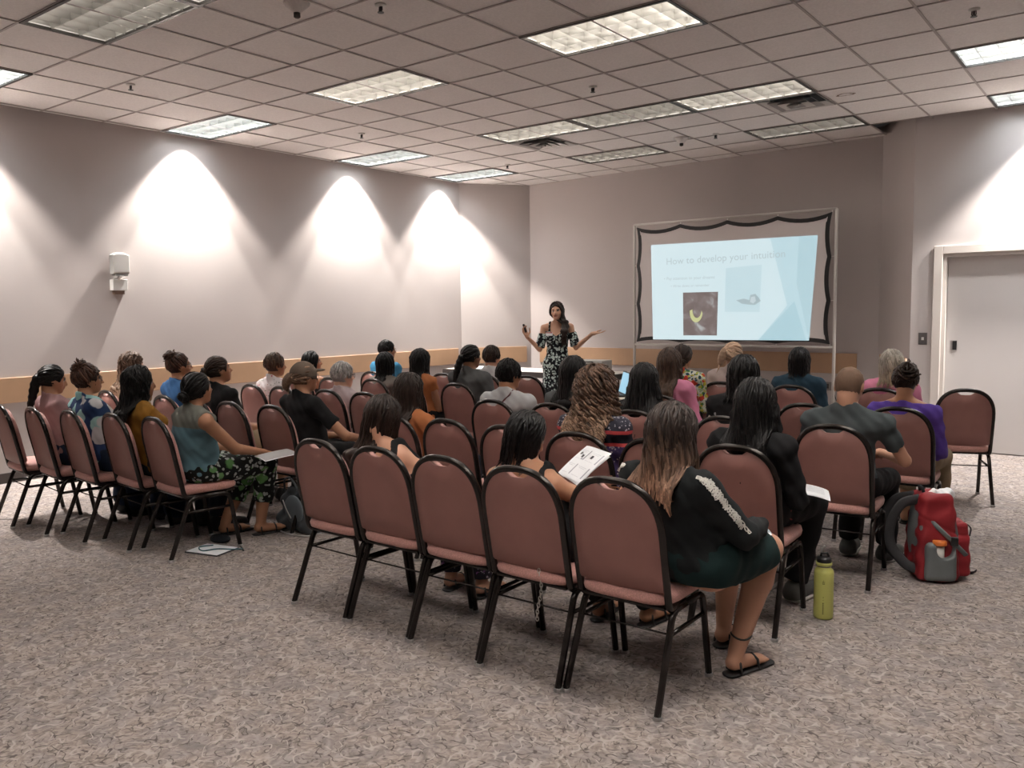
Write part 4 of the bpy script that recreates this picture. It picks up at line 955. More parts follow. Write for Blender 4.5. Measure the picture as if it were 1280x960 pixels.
P_('cap', 'man in a black tee and tan cap worn with a short plaited ponytail', (-5.02, 4.03), -8, (-5.05, 4.02, 1.25), 'tan', yaw=-6, pitch=2, b=1.10, female=False, top=C_['black'], sleeve='short', bottom=C_['black'], glass=True,
   hair=('pony', 'curlyblond', dict(bun=(-.02, -.10, .01), len=.10, n=90, rad=.006)), arms={1: dict(el=(.34, .10, .70), ha=(.20, .34, .64))})
P_('orange', 'woman in an orange top with long straight dark brown hair', (-3.92, 4.07), 0, (-3.95, 4.02, 1.19), 'light', yaw=0, pitch=-8, b=1.02, top=C_['orange'], sleeve='long', bottom=C_['jean'], hair=('long', 'dkbrown', dict(len=.34, n=200, rad=.0065, w=.105, thick=1.15, spread=.10, wave=(.003, .15))))
P_('curly', 'woman with long curly blonde brown hair in a red striped print top', (-2.47, 4.06), 0, (-2.48, 4.02, 1.265), 'light', yaw=4, pitch=-4, b=1.08, top=C_['stripe'], sleeve='long', bottom=C_['jean'], h=.010,
   hair=('long', 'curlyblond', dict(len=.27, n=430, rad=.0055, w=.125, wave=(.017, .065), spread=.30, curl=.8, thick=1.24, segs=40, jit=.022, var=.7)))
P_('blacklong', 'woman in black with long glossy black hair, left of the man with a buzz cut', (-1.62, 4.13), -6, (-1.56, 4.04, 1.24), 'tan', yaw=4, pitch=-12, b=1.12, top=C_['black'], sleeve='long', bottom=C_['black'], h=.009, shoes='shoegrey',
   hair=('long', 'black', dict(len=.32, n=280, rad=.0068, w=.115, spread=.30, wave=(.005, .18), thick=1.20)), legs={1: dict(kn=(.15, .44, .54), an=(.10, .34, .10))})
# --- third row
P_('whitefloral', 'short haired woman in a white blouse printed with small red flowers', (-6.80, 5.05), -3, (-6.73, 5.02, 1.23), 'tan', yaw=-14, pitch=0, top=C_['white_floral'], sleeve='short', bottom=C_['jean'], hair=('short', 'brown', dict(n=160, thick=1.12)))
P_('grey', 'grey haired person with glasses in a pale mauve top', (-5.73, 5.06), -2, (-5.77, 5.03, 1.17), 'pale', yaw=-18, pitch=-2, b=1.1, female=False, top=C_['mauve'], sleeve='short', neck=.06, bottom=C_['grey'], glass=True, hair=('short', 'grey', dict(n=180, thick=1.14)))
P_('greytee', 'person with short dark hair in a pale grey tee with a thin maroon strap', (-3.93, 5.13), 0, (-3.90, 5.06, 1.24), 'tan', yaw=-16, pitch=-4, b=1.14, female=False, top=C_['palegrey'], sleeve='short', bottom=C_['jean'], hair=('short', 'black', dict(n=170, thick=1.13)))
P_('scarf', 'woman with long dark hair in dark grey, between the presenter and the curly blonde', (-3.36, 5.15), 0, (-3.31, 5.06, 1.265), 'tan', yaw=-4, top=C_['grey'], sleeve='long', bottom=C_['jean'], hair=('long', 'black', dict(len=.30, n=140, rad=.008, w=.10, thick=1.15, spread=.25)))
P_('blackleft', 'woman with very long spreading black hair, left of the brown haired woman in pink', (-2.72, 5.09), 0, (-2.73, 5.05, 1.23), 'tan', yaw=4, pitch=-10, b=1.05, top=C_['black'], sleeve='long', bottom=C_['black'], hair=('long', 'black', dict(len=.32, n=200, rad=.0075, w=.12, thick=1.15, spread=.55, wave=(.004, .2))))
P_('locs', 'woman with shoulder length black locs in a black shirt printed white', (-2.07, 5.11), 0, (-2.03, 5.06, 1.30), 'dark', yaw=-8, pitch=-2, b=1.1, top=floral('black_white_print_cloth', (.010, .010, .011), [((.5, .5, .5), 1.5)], 11, .17), sleeve='short', bottom=C_['black'], hair=('bob', 'black', dict(len=.14, n=110, rad=.0105, wave=(.002, .05), spread=.12, w=.10, thick=1.12)))
P_('buzz', 'man with a buzz cut in a charcoal tee', (-1.40, 5.08), -3, (-1.385, 5.05, 1.262), 'light', yaw=3, pitch=-14, b=1.06, female=False, top=C_['dkgrey'], sleeve='short', bottom=C_['black'], shoes='shoegrey', neck=.066, h=.010, sw=.20,
   hair=('buzz', 'sandy', dict(thick=1.035)), arms={1: dict(el=(.30, .08, .71), ha=(.10, .34, .70)), -1: dict(el=(-.28, .10, .71), ha=(-.05, .34, .70))})
# --- fourth row
P_('bare', 'woman with bare shoulders and wavy black hair seen in profile by the left wall', (-7.25, 5.95), -3, (-7.30, 5.93, 1.19), 'tan', yaw=-26, pitch=4, top=C_['black'], cut=.79, sleeve='none', bottom=C_['black'], hair=('long', 'black', dict(len=.14, n=120, rad=.008, w=.07, tmax=85, spread=.1)))
P_('darkgrey', 'person with shoulder length dark hair in a sage grey shirt', (-6.21, 6.08), -2, (-6.26, 6.04, 1.195), 'tan', yaw=-6, b=.95, top=C_['brown'], sleeve='short', bottom=C_['jean'], hair=('bob', 'black', dict(len=.13, n=130, rad=.008, w=.095)))
P_('verylong', 'woman with very long straight black hair falling to the chair seat', (-5.68, 6.01), -2, (-5.75, 6.02, 1.235), 'tan', yaw=-4, b=.9, top=C_['orange'], sleeve='cap', bottom=C_['black'], hair=('long', 'black', dict(len=.48, n=160, rad=.008, w=.10, thick=1.15)))
P_('ponyman', 'broad man in a grey shirt with a thin dark ponytail', (-5.10, 6.13), -4, (-5.12, 6.05, 1.30), 'brown', yaw=-10, pitch=0, b=1.38, female=False, top=C_['grey'], sleeve='short', bottom=C_['black'], hair=('pony', 'black', dict(bun=(-.01, -.10, -.005), len=.24, n=110, rad=.007, side=-.05)))
P_('brownpink', 'woman with long brown hair in a pink top', (-3.02, 6.08), 0, (-3.04, 6.04, 1.285), 'light', yaw=2, top=C_['hotpink'], sleeve='long', bottom=C_['jean'], hair=('long', 'brown', dict(len=.32, n=170, rad=.0075, w=.105, thick=1.15, spread=.12)))
P_('updo', 'woman in a purple wide neck top with a dark claw clipped updo', (-1.27, 6.15), 0, (-1.30, 6.06, 1.215), 'tan', yaw=2, pitch=-12, b=1.05, top=C_['purple'], sleeve='mid', neck=.125, bottom=C_['khaki'], leg='capri', shoes='sandal', h=.010,
   hair=('updo', 'dkbrown', dict(bun=(.02, -.078, .052), bunr=.060, coils=20, wisps=24, n=150)))
# --- front row
P_('blueman', 'man with short spiky black hair, glasses and a sky blue shirt', (-7.05, 6.88), -4, (-7.16, 6.93, 1.285), 'tan', yaw=-20, b=1.0, female=False, top=C_['sky'], sleeve='short', bottom=C_['jean'], glass=True, hair=('short', 'black', dict(n=150, thick=1.09)))
P_('shorthair', 'smaller man with full dark hair in blue grey, right of the ponytail man', (-5.57, 7.05), -2, (-5.66, 7.04, 1.235), 'light', yaw=-4, b=1.0, female=False, top=C_['palegrey'], sleeve='short', bottom=C_['jean'], hair=('short', 'dkbrown', dict(n=170, thick=1.15)))
P_('brightfloral', 'woman with dark pinned hair in a bright red, green and yellow floral shirt', (-3.50, 7.17), 0, (-3.44, 7.10, 1.275), 'tan', yaw=-6, b=1.15, top=C_['bright_floral'], sleeve='long', bottom=C_['black'], hair=('bun', 'dkbrown', dict(bun=(.035, -.09, -.045), bunr=.036, n=150, thick=1.12)))
P_('blondpony', 'woman in pale pink with a short blonde ponytail', (-3.05, 7.39), 0, (-3.05, 7.34, 1.29), 'pale', yaw=-10, pitch=0, b=1.05, top=C_['cream'], sleeve='long', bottom=C_['jean'], hair=('pony', 'blond', dict(bun=(-.035, -.085, .045), len=.15, n=150, rad=.0075, side=-.03, thick=1.09)))
P_('denim', 'woman with a dark brown bob in a denim jacket', (-2.43, 7.37), 0, (-2.43, 7.31, 1.25), 'light', yaw=-4, b=1.12, top=C_['denim'], sleeve='long', neck=.06, bottom=C_['jean'], hair=('bob', 'black', dict(len=.11, n=150, rad=.008, w=.10)))
P_('pinkgrey', 'woman with loose greyish blonde hair and glasses in bright pink', (-1.76, 7.45), 4, (-1.69, 7.36, 1.24), 'light', yaw=24, pitch=-6, b=1.1, top=C_['hotpink'], sleeve='short', bottom=C_['jean'], glass=True, hair=('bob', 'greyblond', dict(len=.15, n=160, rad=.0075, w=.10, wave=(.004, .09), thick=1.12)))
# ------------------------------------------------------------------ the presenter, standing in front of the table
def presenter():
    t = empty('person', (-5.80, 8.50, 0), math.radians(207), 'standing presenter in a long black and white floral dress, both hands raised', 'person')
    h = .0085; Hc = np.array((0, .01, 1.585)); R = rotm(math.radians(-4), math.radians(3), math.radians(3)); N = np.array((0, -.02, 1.435)); hip = np.array((0, 0, .93)); s = .95
    Sh = {1: np.array((.165, -.015, 1.385)), -1: np.array((-.165, -.015, 1.395))}
    El = {1: np.array((.215, .03, 1.125)), -1: np.array((-.235, .02, 1.145))}; Ha = {1: np.array((.345, .14, 1.275)), -1: np.array((-.445, .13, 1.315))}
    sp = lambda q: hip+(N-hip)*q
    def torso(F, g):
        F.ell(hip, (.155+g, .112+g, .14+g), .05); F.ell(sp(.35), (.118+g, .088+g, .15+g), .05); F.ell(sp(.68), (.132+g, .092+g, .15+g), .05)
        F.cap(Sh[1]*.85+Sh[-1]*.15, Sh[-1]*.85+Sh[1]*.15, .048+g, k=.04)
        for q in (1, -1): F.cap(N+np.array((0, 0, .02)), Sh[q]+np.array((0, 0, .005)), .032+g*.6, .036+g*.6, k=.03); F.ell(sp(.68)+np.array((q*.065, .08, 0)), (.058+g, .052+g, .058+g), .03)
    F = Field((-.66, -.25, -.01), (.52, .36, 1.74), h); head_prims(F, Hc, R, s=s); F.cap(N+np.array((0, .0, -.04)), Hc+np.array((0, -.02, -.06)), .046, .043, k=.02); torso(F, -.004)
    for q in (1, -1):
        F.cap(Sh[q], El[q], .040, .032, k=.02); F.cap(El[q], Ha[q], .033, .021, k=.012)
        if q > 0: hand(F, Ha[q], (.38, .05, .9), (-.6, .6, 0), s=.95, curl=.55, mirror=-1)
        else: hand(F, Ha[q], (-.95, .25, .10), (.05, .1, 1), s=.95, curl=.16, mirror=1)
        hp = hip+np.array((q*.08, 0, -.04)); kn = np.array((q*.09, .03, .50)); an = np.array((q*.09, -.01, .09)); F.cap(hp, kn, .078, .052, k=.03); F.cap(kn, an, .05, .034, k=.02); ft = an+np.array((q*.02, .13, -.06)); F.cap(an+np.array((0, -.02, -.05)), ft, .032, .024, k=.02)
    V, Q = F.mesh(); V = smoothv(V, Q, 1, .3); mesh_obj('body', V, Q, M['skin'], t, skin_color(V, (.56, .33, .225), Hc, R, lips=(.22, .03, .03), s=s))
    F = Field((-.42, -.34, .02), (.42, .36, 1.50), h); torso(F, .013)
    F.cap(hip, np.array((0, 0, .50)), .125, .165, k=.06, sq=((1, 0, 0), 1.25)); F.cap(np.array((0, 0, .50)), np.array((0, 0, .02)), .165, .205, k=.04, sq=((1, 0, 0), 1.2), clip=[((0, 0, .045), (0, 0, -1))])
    X, Y, Z = F.grid(); a = np.arctan2(X, Y)
    F.F += ((.010*np.sin(a*11)+.006*np.sin(a*19+1))*np.clip((1.1-Z)/.9, 0, 1)).astype(np.float32)
    belt = np.exp(-((Z-1.135)/.012)**2)*.006; F.F += (belt+0*X+0*Y).astype(np.float32)
    # neckline: V front, thin straps
    cutz = 1.345-.06*np.clip(1-np.abs(X)/.09, 0, 1)*(Y > 0)+0*Y; m_ = np.minimum(Z-cutz, np.abs(np.abs(X)-.088)-.011); F.F = np.maximum(F.F, m_+0*F.F).astype(np.float32)
    for q in (1, -1):    # flutter sleeves leaving the shoulder bare
        ax = El[q]-Sh[q]; p0 = Sh[q]+ax*.28; p1 = Sh[q]+ax*.92; F.cap(p0-ax*.2, p1+ax*.2, .048, .064, k=.01, clip=[(p0, -ax), (p1, ax)])
    V, Q = F.mesh(); V = smoothv(V, Q, 1, .4); mesh_obj('dress', V, Q, C_['dress'], t)
    def push(P):
        P = P.copy(); z = P[..., 2]; w = np.clip((Hc[2]-.03-z)/.13, 0, 1); w = w*w*(3-2*w); P[..., 0] = P[..., 0]*(1-w)+(-.105+P[..., 0]*.30)*w; yt = .070+.075*np.clip((1.40-z)/.08, 0, 1)+P[..., 1]*.12; P[..., 1] = P[..., 1]*(1-w)+yt*w; return P
    V, Q, C = make_hair('long', R, Hc, ((.020, .012, .010), (.030, .018, .014)), dict(len=.36, n=170, rad=.0065, w=.060, wave=(.005, .16), part=.1, tmax=118, thick=1.08, face=1.14), .009, push, 3, s); mesh_obj('hair', V, Q, M['hair'], t, C)
    MB().box(-.045, .045, 0, .004, -.022, .022, Matrix.Translation((.075, .150, 1.315)) @ Matrix.Rotation(-.35, 4, 'Z')).build('name_tag', M['paper'], t)
    MB().box(-.043, .043, .004, .005, .010, .020, Matrix.Translation((.075, .150, 1.315)) @ Matrix.Rotation(-.35, 4, 'Z')).build('name_tag_stripe', mat('tag_red', (.5, .04, .04)), t)
    MB().tube([Ha[1]+np.array((.025*math.cos(a), .02*math.sin(a), .008*math.cos(a))) for a in np.linspace(0, 2*PI, 13)[:-1]], .004, 6, closed=True).build('bracelet', M['darkmetal'], t, smooth=True)
    for q in (1, -1):
        F = Field((q*.11-.09, -.10, 0), (q*.11+.09, .25, .12), .008); F.cap((q*.09, -.02, .03), (q*.11, .15, .025), .035, .038, k=0); F.F = np.maximum(F.F, .002-F.grid()[2]+0*F.F).astype(np.float32); V, Q = F.mesh(); mesh_obj('shoe', V, Q, M['shoe'], t)
    # clicker in the raised hand
    a = math.radians(207); loc = Vector((.375, .150, 1.385)); c = empty('clicker', tuple(Matrix.Translation((-5.80, 8.50, 0)) @ Matrix.Rotation(a, 4, 'Z') @ loc), a, 'small black slide clicker in the presenter\'s raised hand', 'clicker')
    MB().box(-.012, .012, -.010, .010, -.05, .055, Matrix.Rotation(.35, 4, 'Y')).build('clicker_body', M['black'], c, bevel=.004); MB().lathe([(.005, -.001), (.005, .002)], 12, (0.0, -.0, .0)).build('button', M['metal'], c)
presenter()
# ------------------------------------------------------------------ table, projection screen, things at the front
def rot(z=0, x=0, y=0): return Matrix.Rotation(z, 4, 'Z') @ Matrix.Rotation(x, 4, 'X') @ Matrix.Rotation(y, 4, 'Y')
t = empty('folding_table', (-6.98, 9.68, 0), math.radians(1), 'long folding table with pale top and dark edge behind the presenter', 'table')
MB().box(-1.42, 1.42, -.37, .37, .735, .750).build('table_top', M['mauve'] if 'mauve' in M else mat('table_laminate', (.60, .56, .53), .4), t, bevel=.004)
mb = MB(); mb.box(-1.43, 1.43, -.385, -.365, .675, .752); mb.box(-1.43, 1.43, .365, .385, .675, .752); mb.box(-1.43, -1.41, -.365, .365, .675, .752); mb.box(1.41, 1.43, -.365, .365, .675, .752)
mb.build('apron', mat('dark_apron', (.035, .028, .026), .5), t)
for sx in (-1, 1):
    for sy in (-1, 1): MB().tube([(sx*1.18, sy*.30, .70), (sx*1.18, sy*.30, 0)], .014, 8).build('leg', M['darkmetal'], t, smooth=True)
    MB().tube([(sx*1.18, -.30, .12), (sx*1.18, .30, .12)], .010, 8).build('leg_brace', M['darkmetal'], t, smooth=True)
# boxy silver document case / player on the table
t = empty('silver_case', (-6.03, 9.72, .753), math.radians(4), 'boxy silver equipment case with a dark framed panel, on the long table', 'case')
MB().box(-.21, .21, -.14, .14, 0, .165).build('body', mat('silver_case', (.42, .41, .39), .4, .3), t, bevel=.012)
mb = MB(); mb.box(-.14, .16, -.147, -.139, .035, .115); mb.build('panel_frame', M['black'], t)
MB().box(-.115, .135, -.151, -.146, .052, .098).build('panel', M['metal'], t)
MB().tube([(-.06, -.14, .14), (-.05, -.165, .15), (.05, -.165, .15), (.06, -.14, .14)], .006, 6).build('handle', M['black'], t, smooth=True)
t = empty('paper_stack', (-7.95, 9.62, .752), .1, 'low stack of white papers lying on the left end of the long table', 'papers')
for k in range(4): MB().box(-.22, .22, -.14, .14, k*.005, k*.005+.0045, rot(.04*k)).build('sheet', M['paper'], t)
# low projector table with laptop and projector
t = empty('projector_table', (-4.25, 7.70, 0), 0, 'low table with a cream top for the laptop, right of the presenter', 'table')
MB().box(-.50, .50, -.30, .30, .655, .69).build('table_top', mat('cream_laminate', (.62, .55, .47), .45), t, bevel=.006)
MB().box(-.46, .46, -.27, .27, .60, .655).build('apron', M['darkmetal'], t)
for sx in (-1, 1):
    for sy in (-1, 1): MB().tube([(sx*.43, sy*.24, .60), (sx*.43, sy*.24, 0)], .016, 8).build('leg', M['darkmetal'], t, smooth=True)
t = empty('laptop', (-4.52, 7.62, .692), math.radians(-48), 'open black laptop with a glowing pale blue screen on the low table', 'laptop')
MB().box(-.18, .18, -.12, .12, 0, .018).build('base', M['black'], t, bevel=.004)
MB().box(-.155, .155, -.045, .085, .018, .0195).build('keyboard', M['darkmetal'], t)
Lm = Matrix.Translation((0, .12, .012)) @ Matrix.Rotation(math.radians(-14), 4, 'X')
MB().box(-.18, .18, -.002, .010, 0, .245, Lm).build('lid', M['black'], t, bevel=.003)
MB().box(-.165, .165, -.0035, -.002, .018, .232, Lm).build('display', mat('laptop_display', (.1, .15, .2), .3, emit=(.32, .62, .80), es=.45), t)
t = empty('projector', (-4.05, 7.78, .692), 0, 'small white video projector on the low table, aimed at the screen', 'projector')
MB().box(-.15, .15, -.11, .11, .012, .10).build('body', M['white'], t, bevel=.014)
MB().tube([(.06, .108, .058), (.06, .135, .058)], .030, 18).build('lens_barrel', M['black'], t, smooth=True)
for sx in (-1, 1): MB().tube([(sx*.11, -.06, .014), (sx*.11, -.06, 0)], .010, 8).build('foot', M['black'], t)

# projection screen: pipe stand, cloth with scalloped black edge, loops
SX0, SX1, SY, SZ0, SZ1 = -5.65, -2.975, 10.15, 1.155, 2.74
t = empty('projection_screen', ((SX0+SX1)/2, SY, 0), 0, 'large white projection screen on a white pipe stand, showing a pale blue slide', 'projection screen')
cx = (SX0+SX1)/2; wx = (SX1-SX0)/2
white = mat('pipe_white', (.52, .49, .46), .4)
for sx in (-1, 1):
    MB().tube([(sx*wx, .02, 0.03), (sx*wx, .02, SZ1)], .019, 10).build('post', white, t, smooth=True)
    MB().tube([(sx*wx, -.38, .02), (sx*wx, .42, .02)], .019, 10).build('foot_bar', white, t, smooth=True)
for z in (SZ0-.035, SZ1): MB().tube([(-wx, .02, z), (wx, .02, z)], .016, 10).build('cross_bar', white, t, smooth=True)
# edge shape: dips between the tie points
def edge(n_s, a, b, dip, nrm, n=9):
    out = []
    for i in range(n_s):
        for k in range(n): u = (i+k/n)/n_s; v = k/n; d = dip*4*v*(1-v); out.append((a[0]+(b[0]-a[0])*u+nrm[0]*d, a[1]+(b[1]-a[1])*u+nrm[1]*d))
    return out
m_ = .045; x0, x1, z0, z1 = -wx+m_, wx-m_, SZ0, SZ1-.035
loop = edge(4, (x0, z1), (x1, z1), .055, (0, -1))+edge(3, (x1, z1), (x1, z0), .030, (-1, 0))+edge(4, (x1, z0), (x0, z0), .030, (0, 1))+edge(3, (x0, z0), (x0, z1), .030, (1, 0))
n = len(loop); inner = []
cz_ = (z0+z1)/2
def inset(p, d): x, z = p; return (x-math.copysign(min(d, abs(x)), x) if abs(abs(x)-wx+m_) < .05 else x, z-math.copysign(d, z-cz_) if abs(abs(z-cz_)-(z1-z0)/2) < .07 else z)
inn = [inset(p, .048) for p in loop]
cloth_m = mat('screen_cloth', (.66, .61, .60), .85)
mb = MB(); vs = [(x, 0, z) for x, z in inn]+[(0, 0, cz_)]; mb.add(vs, [((i+1)%n, i, n)[::-1] for i in range(n)]); mb.add([(x, .004, z) for x, y, z in vs], [((i+1)%n, i, n) for i in range(n)])
mb.build('screen_cloth', cloth_m, t)
mb = MB(); vs = [(x, -.003, z) for x, z in loop]+[(x, -.003, z) for x, z in inn]+[(x, .007, z) for x, z in loop]+[(x, .007, z) for x, z in inn]
mb.add(vs, [(i, (i+1)%n, n+(i+1)%n, n+i) for i in range(n)]+[(2*n+i, 3*n+i, 3*n+(i+1)%n, 2*n+(i+1)%n) for i in range(n)]+[(i, 2*n+i, 2*n+(i+1)%n, (i+1)%n) for i in range(n)])
mb.build('black_border', M['black'], t)
for (x, z) in [(x0+(x1-x0)*k/4, z1) for k in range(5)]+[(x0+(x1-x0)*k/4, z0) for k in range(5)]: MB().tube([(x, 0, z), (x, .02, z+(.035 if z > 2 else -.035))], .005, 6).build('tie_loop', M['white'], t)
for k in (1, 2):
    z = z0+(z1-z0)*k/3
    for sx in (-1, 1): MB().tube([(sx*(x1), 0, z), (sx*wx, .02, z)], .005, 6).build('tie_loop', M['white'], t)
# the projected slide (projector light given as glow of flat shapes on the cloth)
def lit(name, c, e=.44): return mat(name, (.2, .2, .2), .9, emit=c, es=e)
Lq = [(-5.385, 2.455), (-3.18, 2.445), (-3.262, 1.197), (-5.352, 1.19)]      # tl tr br bl in world x, z
def bil(u, v, y=-.006):
    a = [Lq[0][i]*(1-u)+Lq[1][i]*u for i in (0, 1)]; b = [Lq[3][i]*(1-u)+Lq[2][i]*u for i in (0, 1)]
    return (a[0]*(1-v)+b[0]*v-cx, y, a[1]*(1-v)+b[1]*v)
def flat(name, uv, m, y, bow=None):
    mb = MB(); k = len(uv); mb.add([bil(u, v, y) for u, v in uv], [tuple(range(k))[::-1]]); return mb.build(name, m, slide)
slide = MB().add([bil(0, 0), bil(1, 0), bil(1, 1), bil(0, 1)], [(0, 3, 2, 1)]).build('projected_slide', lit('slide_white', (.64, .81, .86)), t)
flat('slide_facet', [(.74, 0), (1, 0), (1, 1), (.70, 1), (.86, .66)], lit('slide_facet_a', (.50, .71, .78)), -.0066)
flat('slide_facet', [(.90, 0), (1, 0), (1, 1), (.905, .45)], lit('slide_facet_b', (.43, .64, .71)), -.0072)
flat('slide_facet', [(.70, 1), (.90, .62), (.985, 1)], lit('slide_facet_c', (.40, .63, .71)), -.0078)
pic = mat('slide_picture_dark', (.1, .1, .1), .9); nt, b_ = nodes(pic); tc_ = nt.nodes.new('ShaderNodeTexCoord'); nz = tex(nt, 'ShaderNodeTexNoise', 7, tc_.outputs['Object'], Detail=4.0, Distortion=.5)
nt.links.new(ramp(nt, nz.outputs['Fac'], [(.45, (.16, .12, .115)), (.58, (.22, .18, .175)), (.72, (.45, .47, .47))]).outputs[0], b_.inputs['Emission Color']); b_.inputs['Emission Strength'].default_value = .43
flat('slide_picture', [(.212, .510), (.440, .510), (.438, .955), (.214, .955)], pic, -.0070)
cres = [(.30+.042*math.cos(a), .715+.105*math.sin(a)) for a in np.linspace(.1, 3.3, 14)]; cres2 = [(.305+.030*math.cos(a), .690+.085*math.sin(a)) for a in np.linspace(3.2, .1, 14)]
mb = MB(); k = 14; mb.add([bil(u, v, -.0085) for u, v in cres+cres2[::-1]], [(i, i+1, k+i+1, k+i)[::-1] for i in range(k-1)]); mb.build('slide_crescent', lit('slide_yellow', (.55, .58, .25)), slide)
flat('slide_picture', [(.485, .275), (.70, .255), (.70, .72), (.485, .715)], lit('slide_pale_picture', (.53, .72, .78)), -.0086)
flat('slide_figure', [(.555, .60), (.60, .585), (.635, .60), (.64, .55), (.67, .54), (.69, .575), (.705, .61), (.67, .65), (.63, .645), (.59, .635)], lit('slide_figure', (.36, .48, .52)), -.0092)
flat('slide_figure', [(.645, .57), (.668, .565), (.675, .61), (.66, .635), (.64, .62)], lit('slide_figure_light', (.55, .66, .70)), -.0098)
def words(body, u, v, size, m, parent, extra=0, name='slide_text'):
    cu_ = bpy.data.curves.new(name, 'FONT'); cu_.body = body; cu_.size = size; cu_.space_character = 1.02
    o = bpy.data.objects.new(name, cu_); COL.objects.link(o); bpy.context.view_layer.update(); me = bpy.data.meshes.new_from_object(o.evaluated_get(bpy.context.evaluated_depsgraph_get())); bpy.data.objects.remove(o)
    o = bpy.data.objects.new(name, me); me.materials.clear(); me.materials.append(m); COL.objects.link(o); o.parent = parent; return o
for txt, u, v, sz, mm in (('How to develop your intuition', .10, .215, .126, lit('slide_title_glow', (.42, .53, .57))), ('\u2022 Pay attention to your dreams', .085, .375, .056, lit('slide_body_glow', (.40, .50, .54))), ('\u2022 Write down or remember', .13, .452, .047, lit('slide_body_glow', (.40, .50, .54)))):
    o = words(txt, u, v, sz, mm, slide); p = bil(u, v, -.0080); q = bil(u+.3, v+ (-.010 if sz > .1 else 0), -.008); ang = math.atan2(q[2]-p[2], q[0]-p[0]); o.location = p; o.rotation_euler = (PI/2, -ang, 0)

# wall fittings
t = empty('wall_speaker', (WALLX, 4.55, 2.14), math.radians(-90), 'small white wall mounted speaker with a square junction box under it, on the left wall', 'speaker')
FR = lambda x0, x1, y0, y1, z0, z1: (x0, x1, -y1, -y0, z0, z1)
mb = MB(); mb.ring_loft([[(-.085, y, -.10+.02*k), (.085, y, -.10+.02*k), (.085, y, .10), (.04, y, .125-.015*k), (-.04, y, .125-.015*k), (-.085, y, .10)] for k, y in ((0, .025), (0, .095), (1, .12))]); t.rotation_euler = (0, 0, math.radians(-90))
mb.build('speaker_body', M['white'], t, bevel=.006)
MB().box(-.07, .07, .035, .11, -.118, -.100).build('grille', M['metal'], t)
MB().tube([(.02, .0, -.15), (.02, .08, -.15), (.01, .10, -.11)], .018, 8).build('bracket', M['white'], t, smooth=True)
MB().box(-.08, .08, .0, .07, -.27, -.155).build('junction_box', M['white'], t, bevel=.004)
mb = MB(); mb.box(-.055, .055, .0, .045, -.31, -.272); mb.build('cable_gland', mat('gland', (.20, .13, .10), .6), t)
t = empty('light_switch', (-2.0, 10.09, 1.235), 0, 'grey wall switch plate left of the double door', 'switch')
MB().box(-.045, .045, -.006, 0, -.065, .065).build('plate', mat('switch_plate', (.13, .12, .12), .4, .3), t, bevel=.002); MB().box(-.012, .012, -.012, -.006, -.016, .016).build('toggle', M['white'], t)
t = empty('wall_outlet', (-3.17, 10.771, .60), math.radians(-3.4), 'grey wall outlet plate with a black plug, under the wood rail right of the screen', 'outlet')
MB().box(-.115, .115, -.008, 0, -.055, .055).build('plate', mat('outlet_plate', (.22, .20, .19), .5), t, bevel=.002)
for x in (-.05, .05): MB().box(x-.018, x+.018, -.011, -.008, -.03, .03).build('socket', M['darkmetal'], t)
MB().box(.03, .07, -.04, -.008, -.04, -.005).build('plug', M['black'], t)
MB().tube(catmull([(-3.12, 10.735, .575), (-3.11, 10.70, .50), (-3.06, 10.66, .38), (-3.0, 10.60, .20), (-2.96, 10.45, .02), (-3.1, 10.3, .008)], 6), .006, 6).build('power_cord', M['black'], smooth=True, label='black power cord hanging from the grey wall outlet', cat='cord')

# ------------------------------------------------------------------ things on the floor and in hands
t = empty('water_bottle', (-1.285, 4.30, 0), .2, 'tall yellow green steel water bottle with a black straw lid, on the carpet', 'bottle'); t.scale = (1.14, 1.14, 1.06)
by = mat('bottle_yellow', (.45, .455, .13), .45)
MB().lathe([(.035, 0), (.0415, .004), (.0425, .012), (.0425, .225), (.040, .238), (.030, .250), (.030, .256)], 32).build('bottle_body', by, t, smooth=True)
MB().lathe([(.031, .256), (.031, .266)], 24).build('neck_ring', M['metal'], t, smooth=True)
MB().lathe([(.033, .262), (.0345, .264), (.0345, .276), (.032, .278)], 24).build('lid_band', by, t, smooth=True)
MB().lathe([(.033, .270), (.031, .296), (.024, .302), (.012, .304)], 24).build('lid', M['black'], t, smooth=True)
MB().tube([(-.014, 0, .300), (-.012, 0, .318), (.012, 0, .322), (.020, 0, .305)], .006, 8).build('straw_loop', M['black'], t, smooth=True)
MB().tube([(-.012, 0, .304), (-.008, 0, .345), (.002, 0, .357)], .0035, 8).build('straw', M['white'], t, smooth=True)
def on_bottle(name, a0, a1, z0, z1, parent=t):
    mb = MB(); k = 5; vs = [(.0431*math.cos(a0+(a1-a0)*i/k), .0431*math.sin(a0+(a1-a0)*i/k), z) for z in (z0, z1) for i in range(k+1)]
    mb.add(vs, [(i, i+1, k+2+i, k+1+i) for i in range(k)]); return mb.build(name, mat('bottle_mark', (.10, .10, .02), .5), parent)
AB = math.radians(-82)
on_bottle('logo', AB-.15, AB+.02, .178, .182); on_bottle('logo', AB-.12, AB-.01, .186, .190); on_bottle('logo', AB-.09, AB-.04, .193, .198); on_bottle('logo', AB-.17, AB-.14, .178, .192); on_bottle('logo', AB+.02, AB+.05, .178, .192)
for k in range(7): on_bottle('lettering', AB-.14, AB-.02, .030+k*.0085, .036+k*.0085)
on_bottle('lettering', AB-.10, AB-.04, .098, .102); on_bottle('lettering', AB-.10, AB-.04, .110, .116)

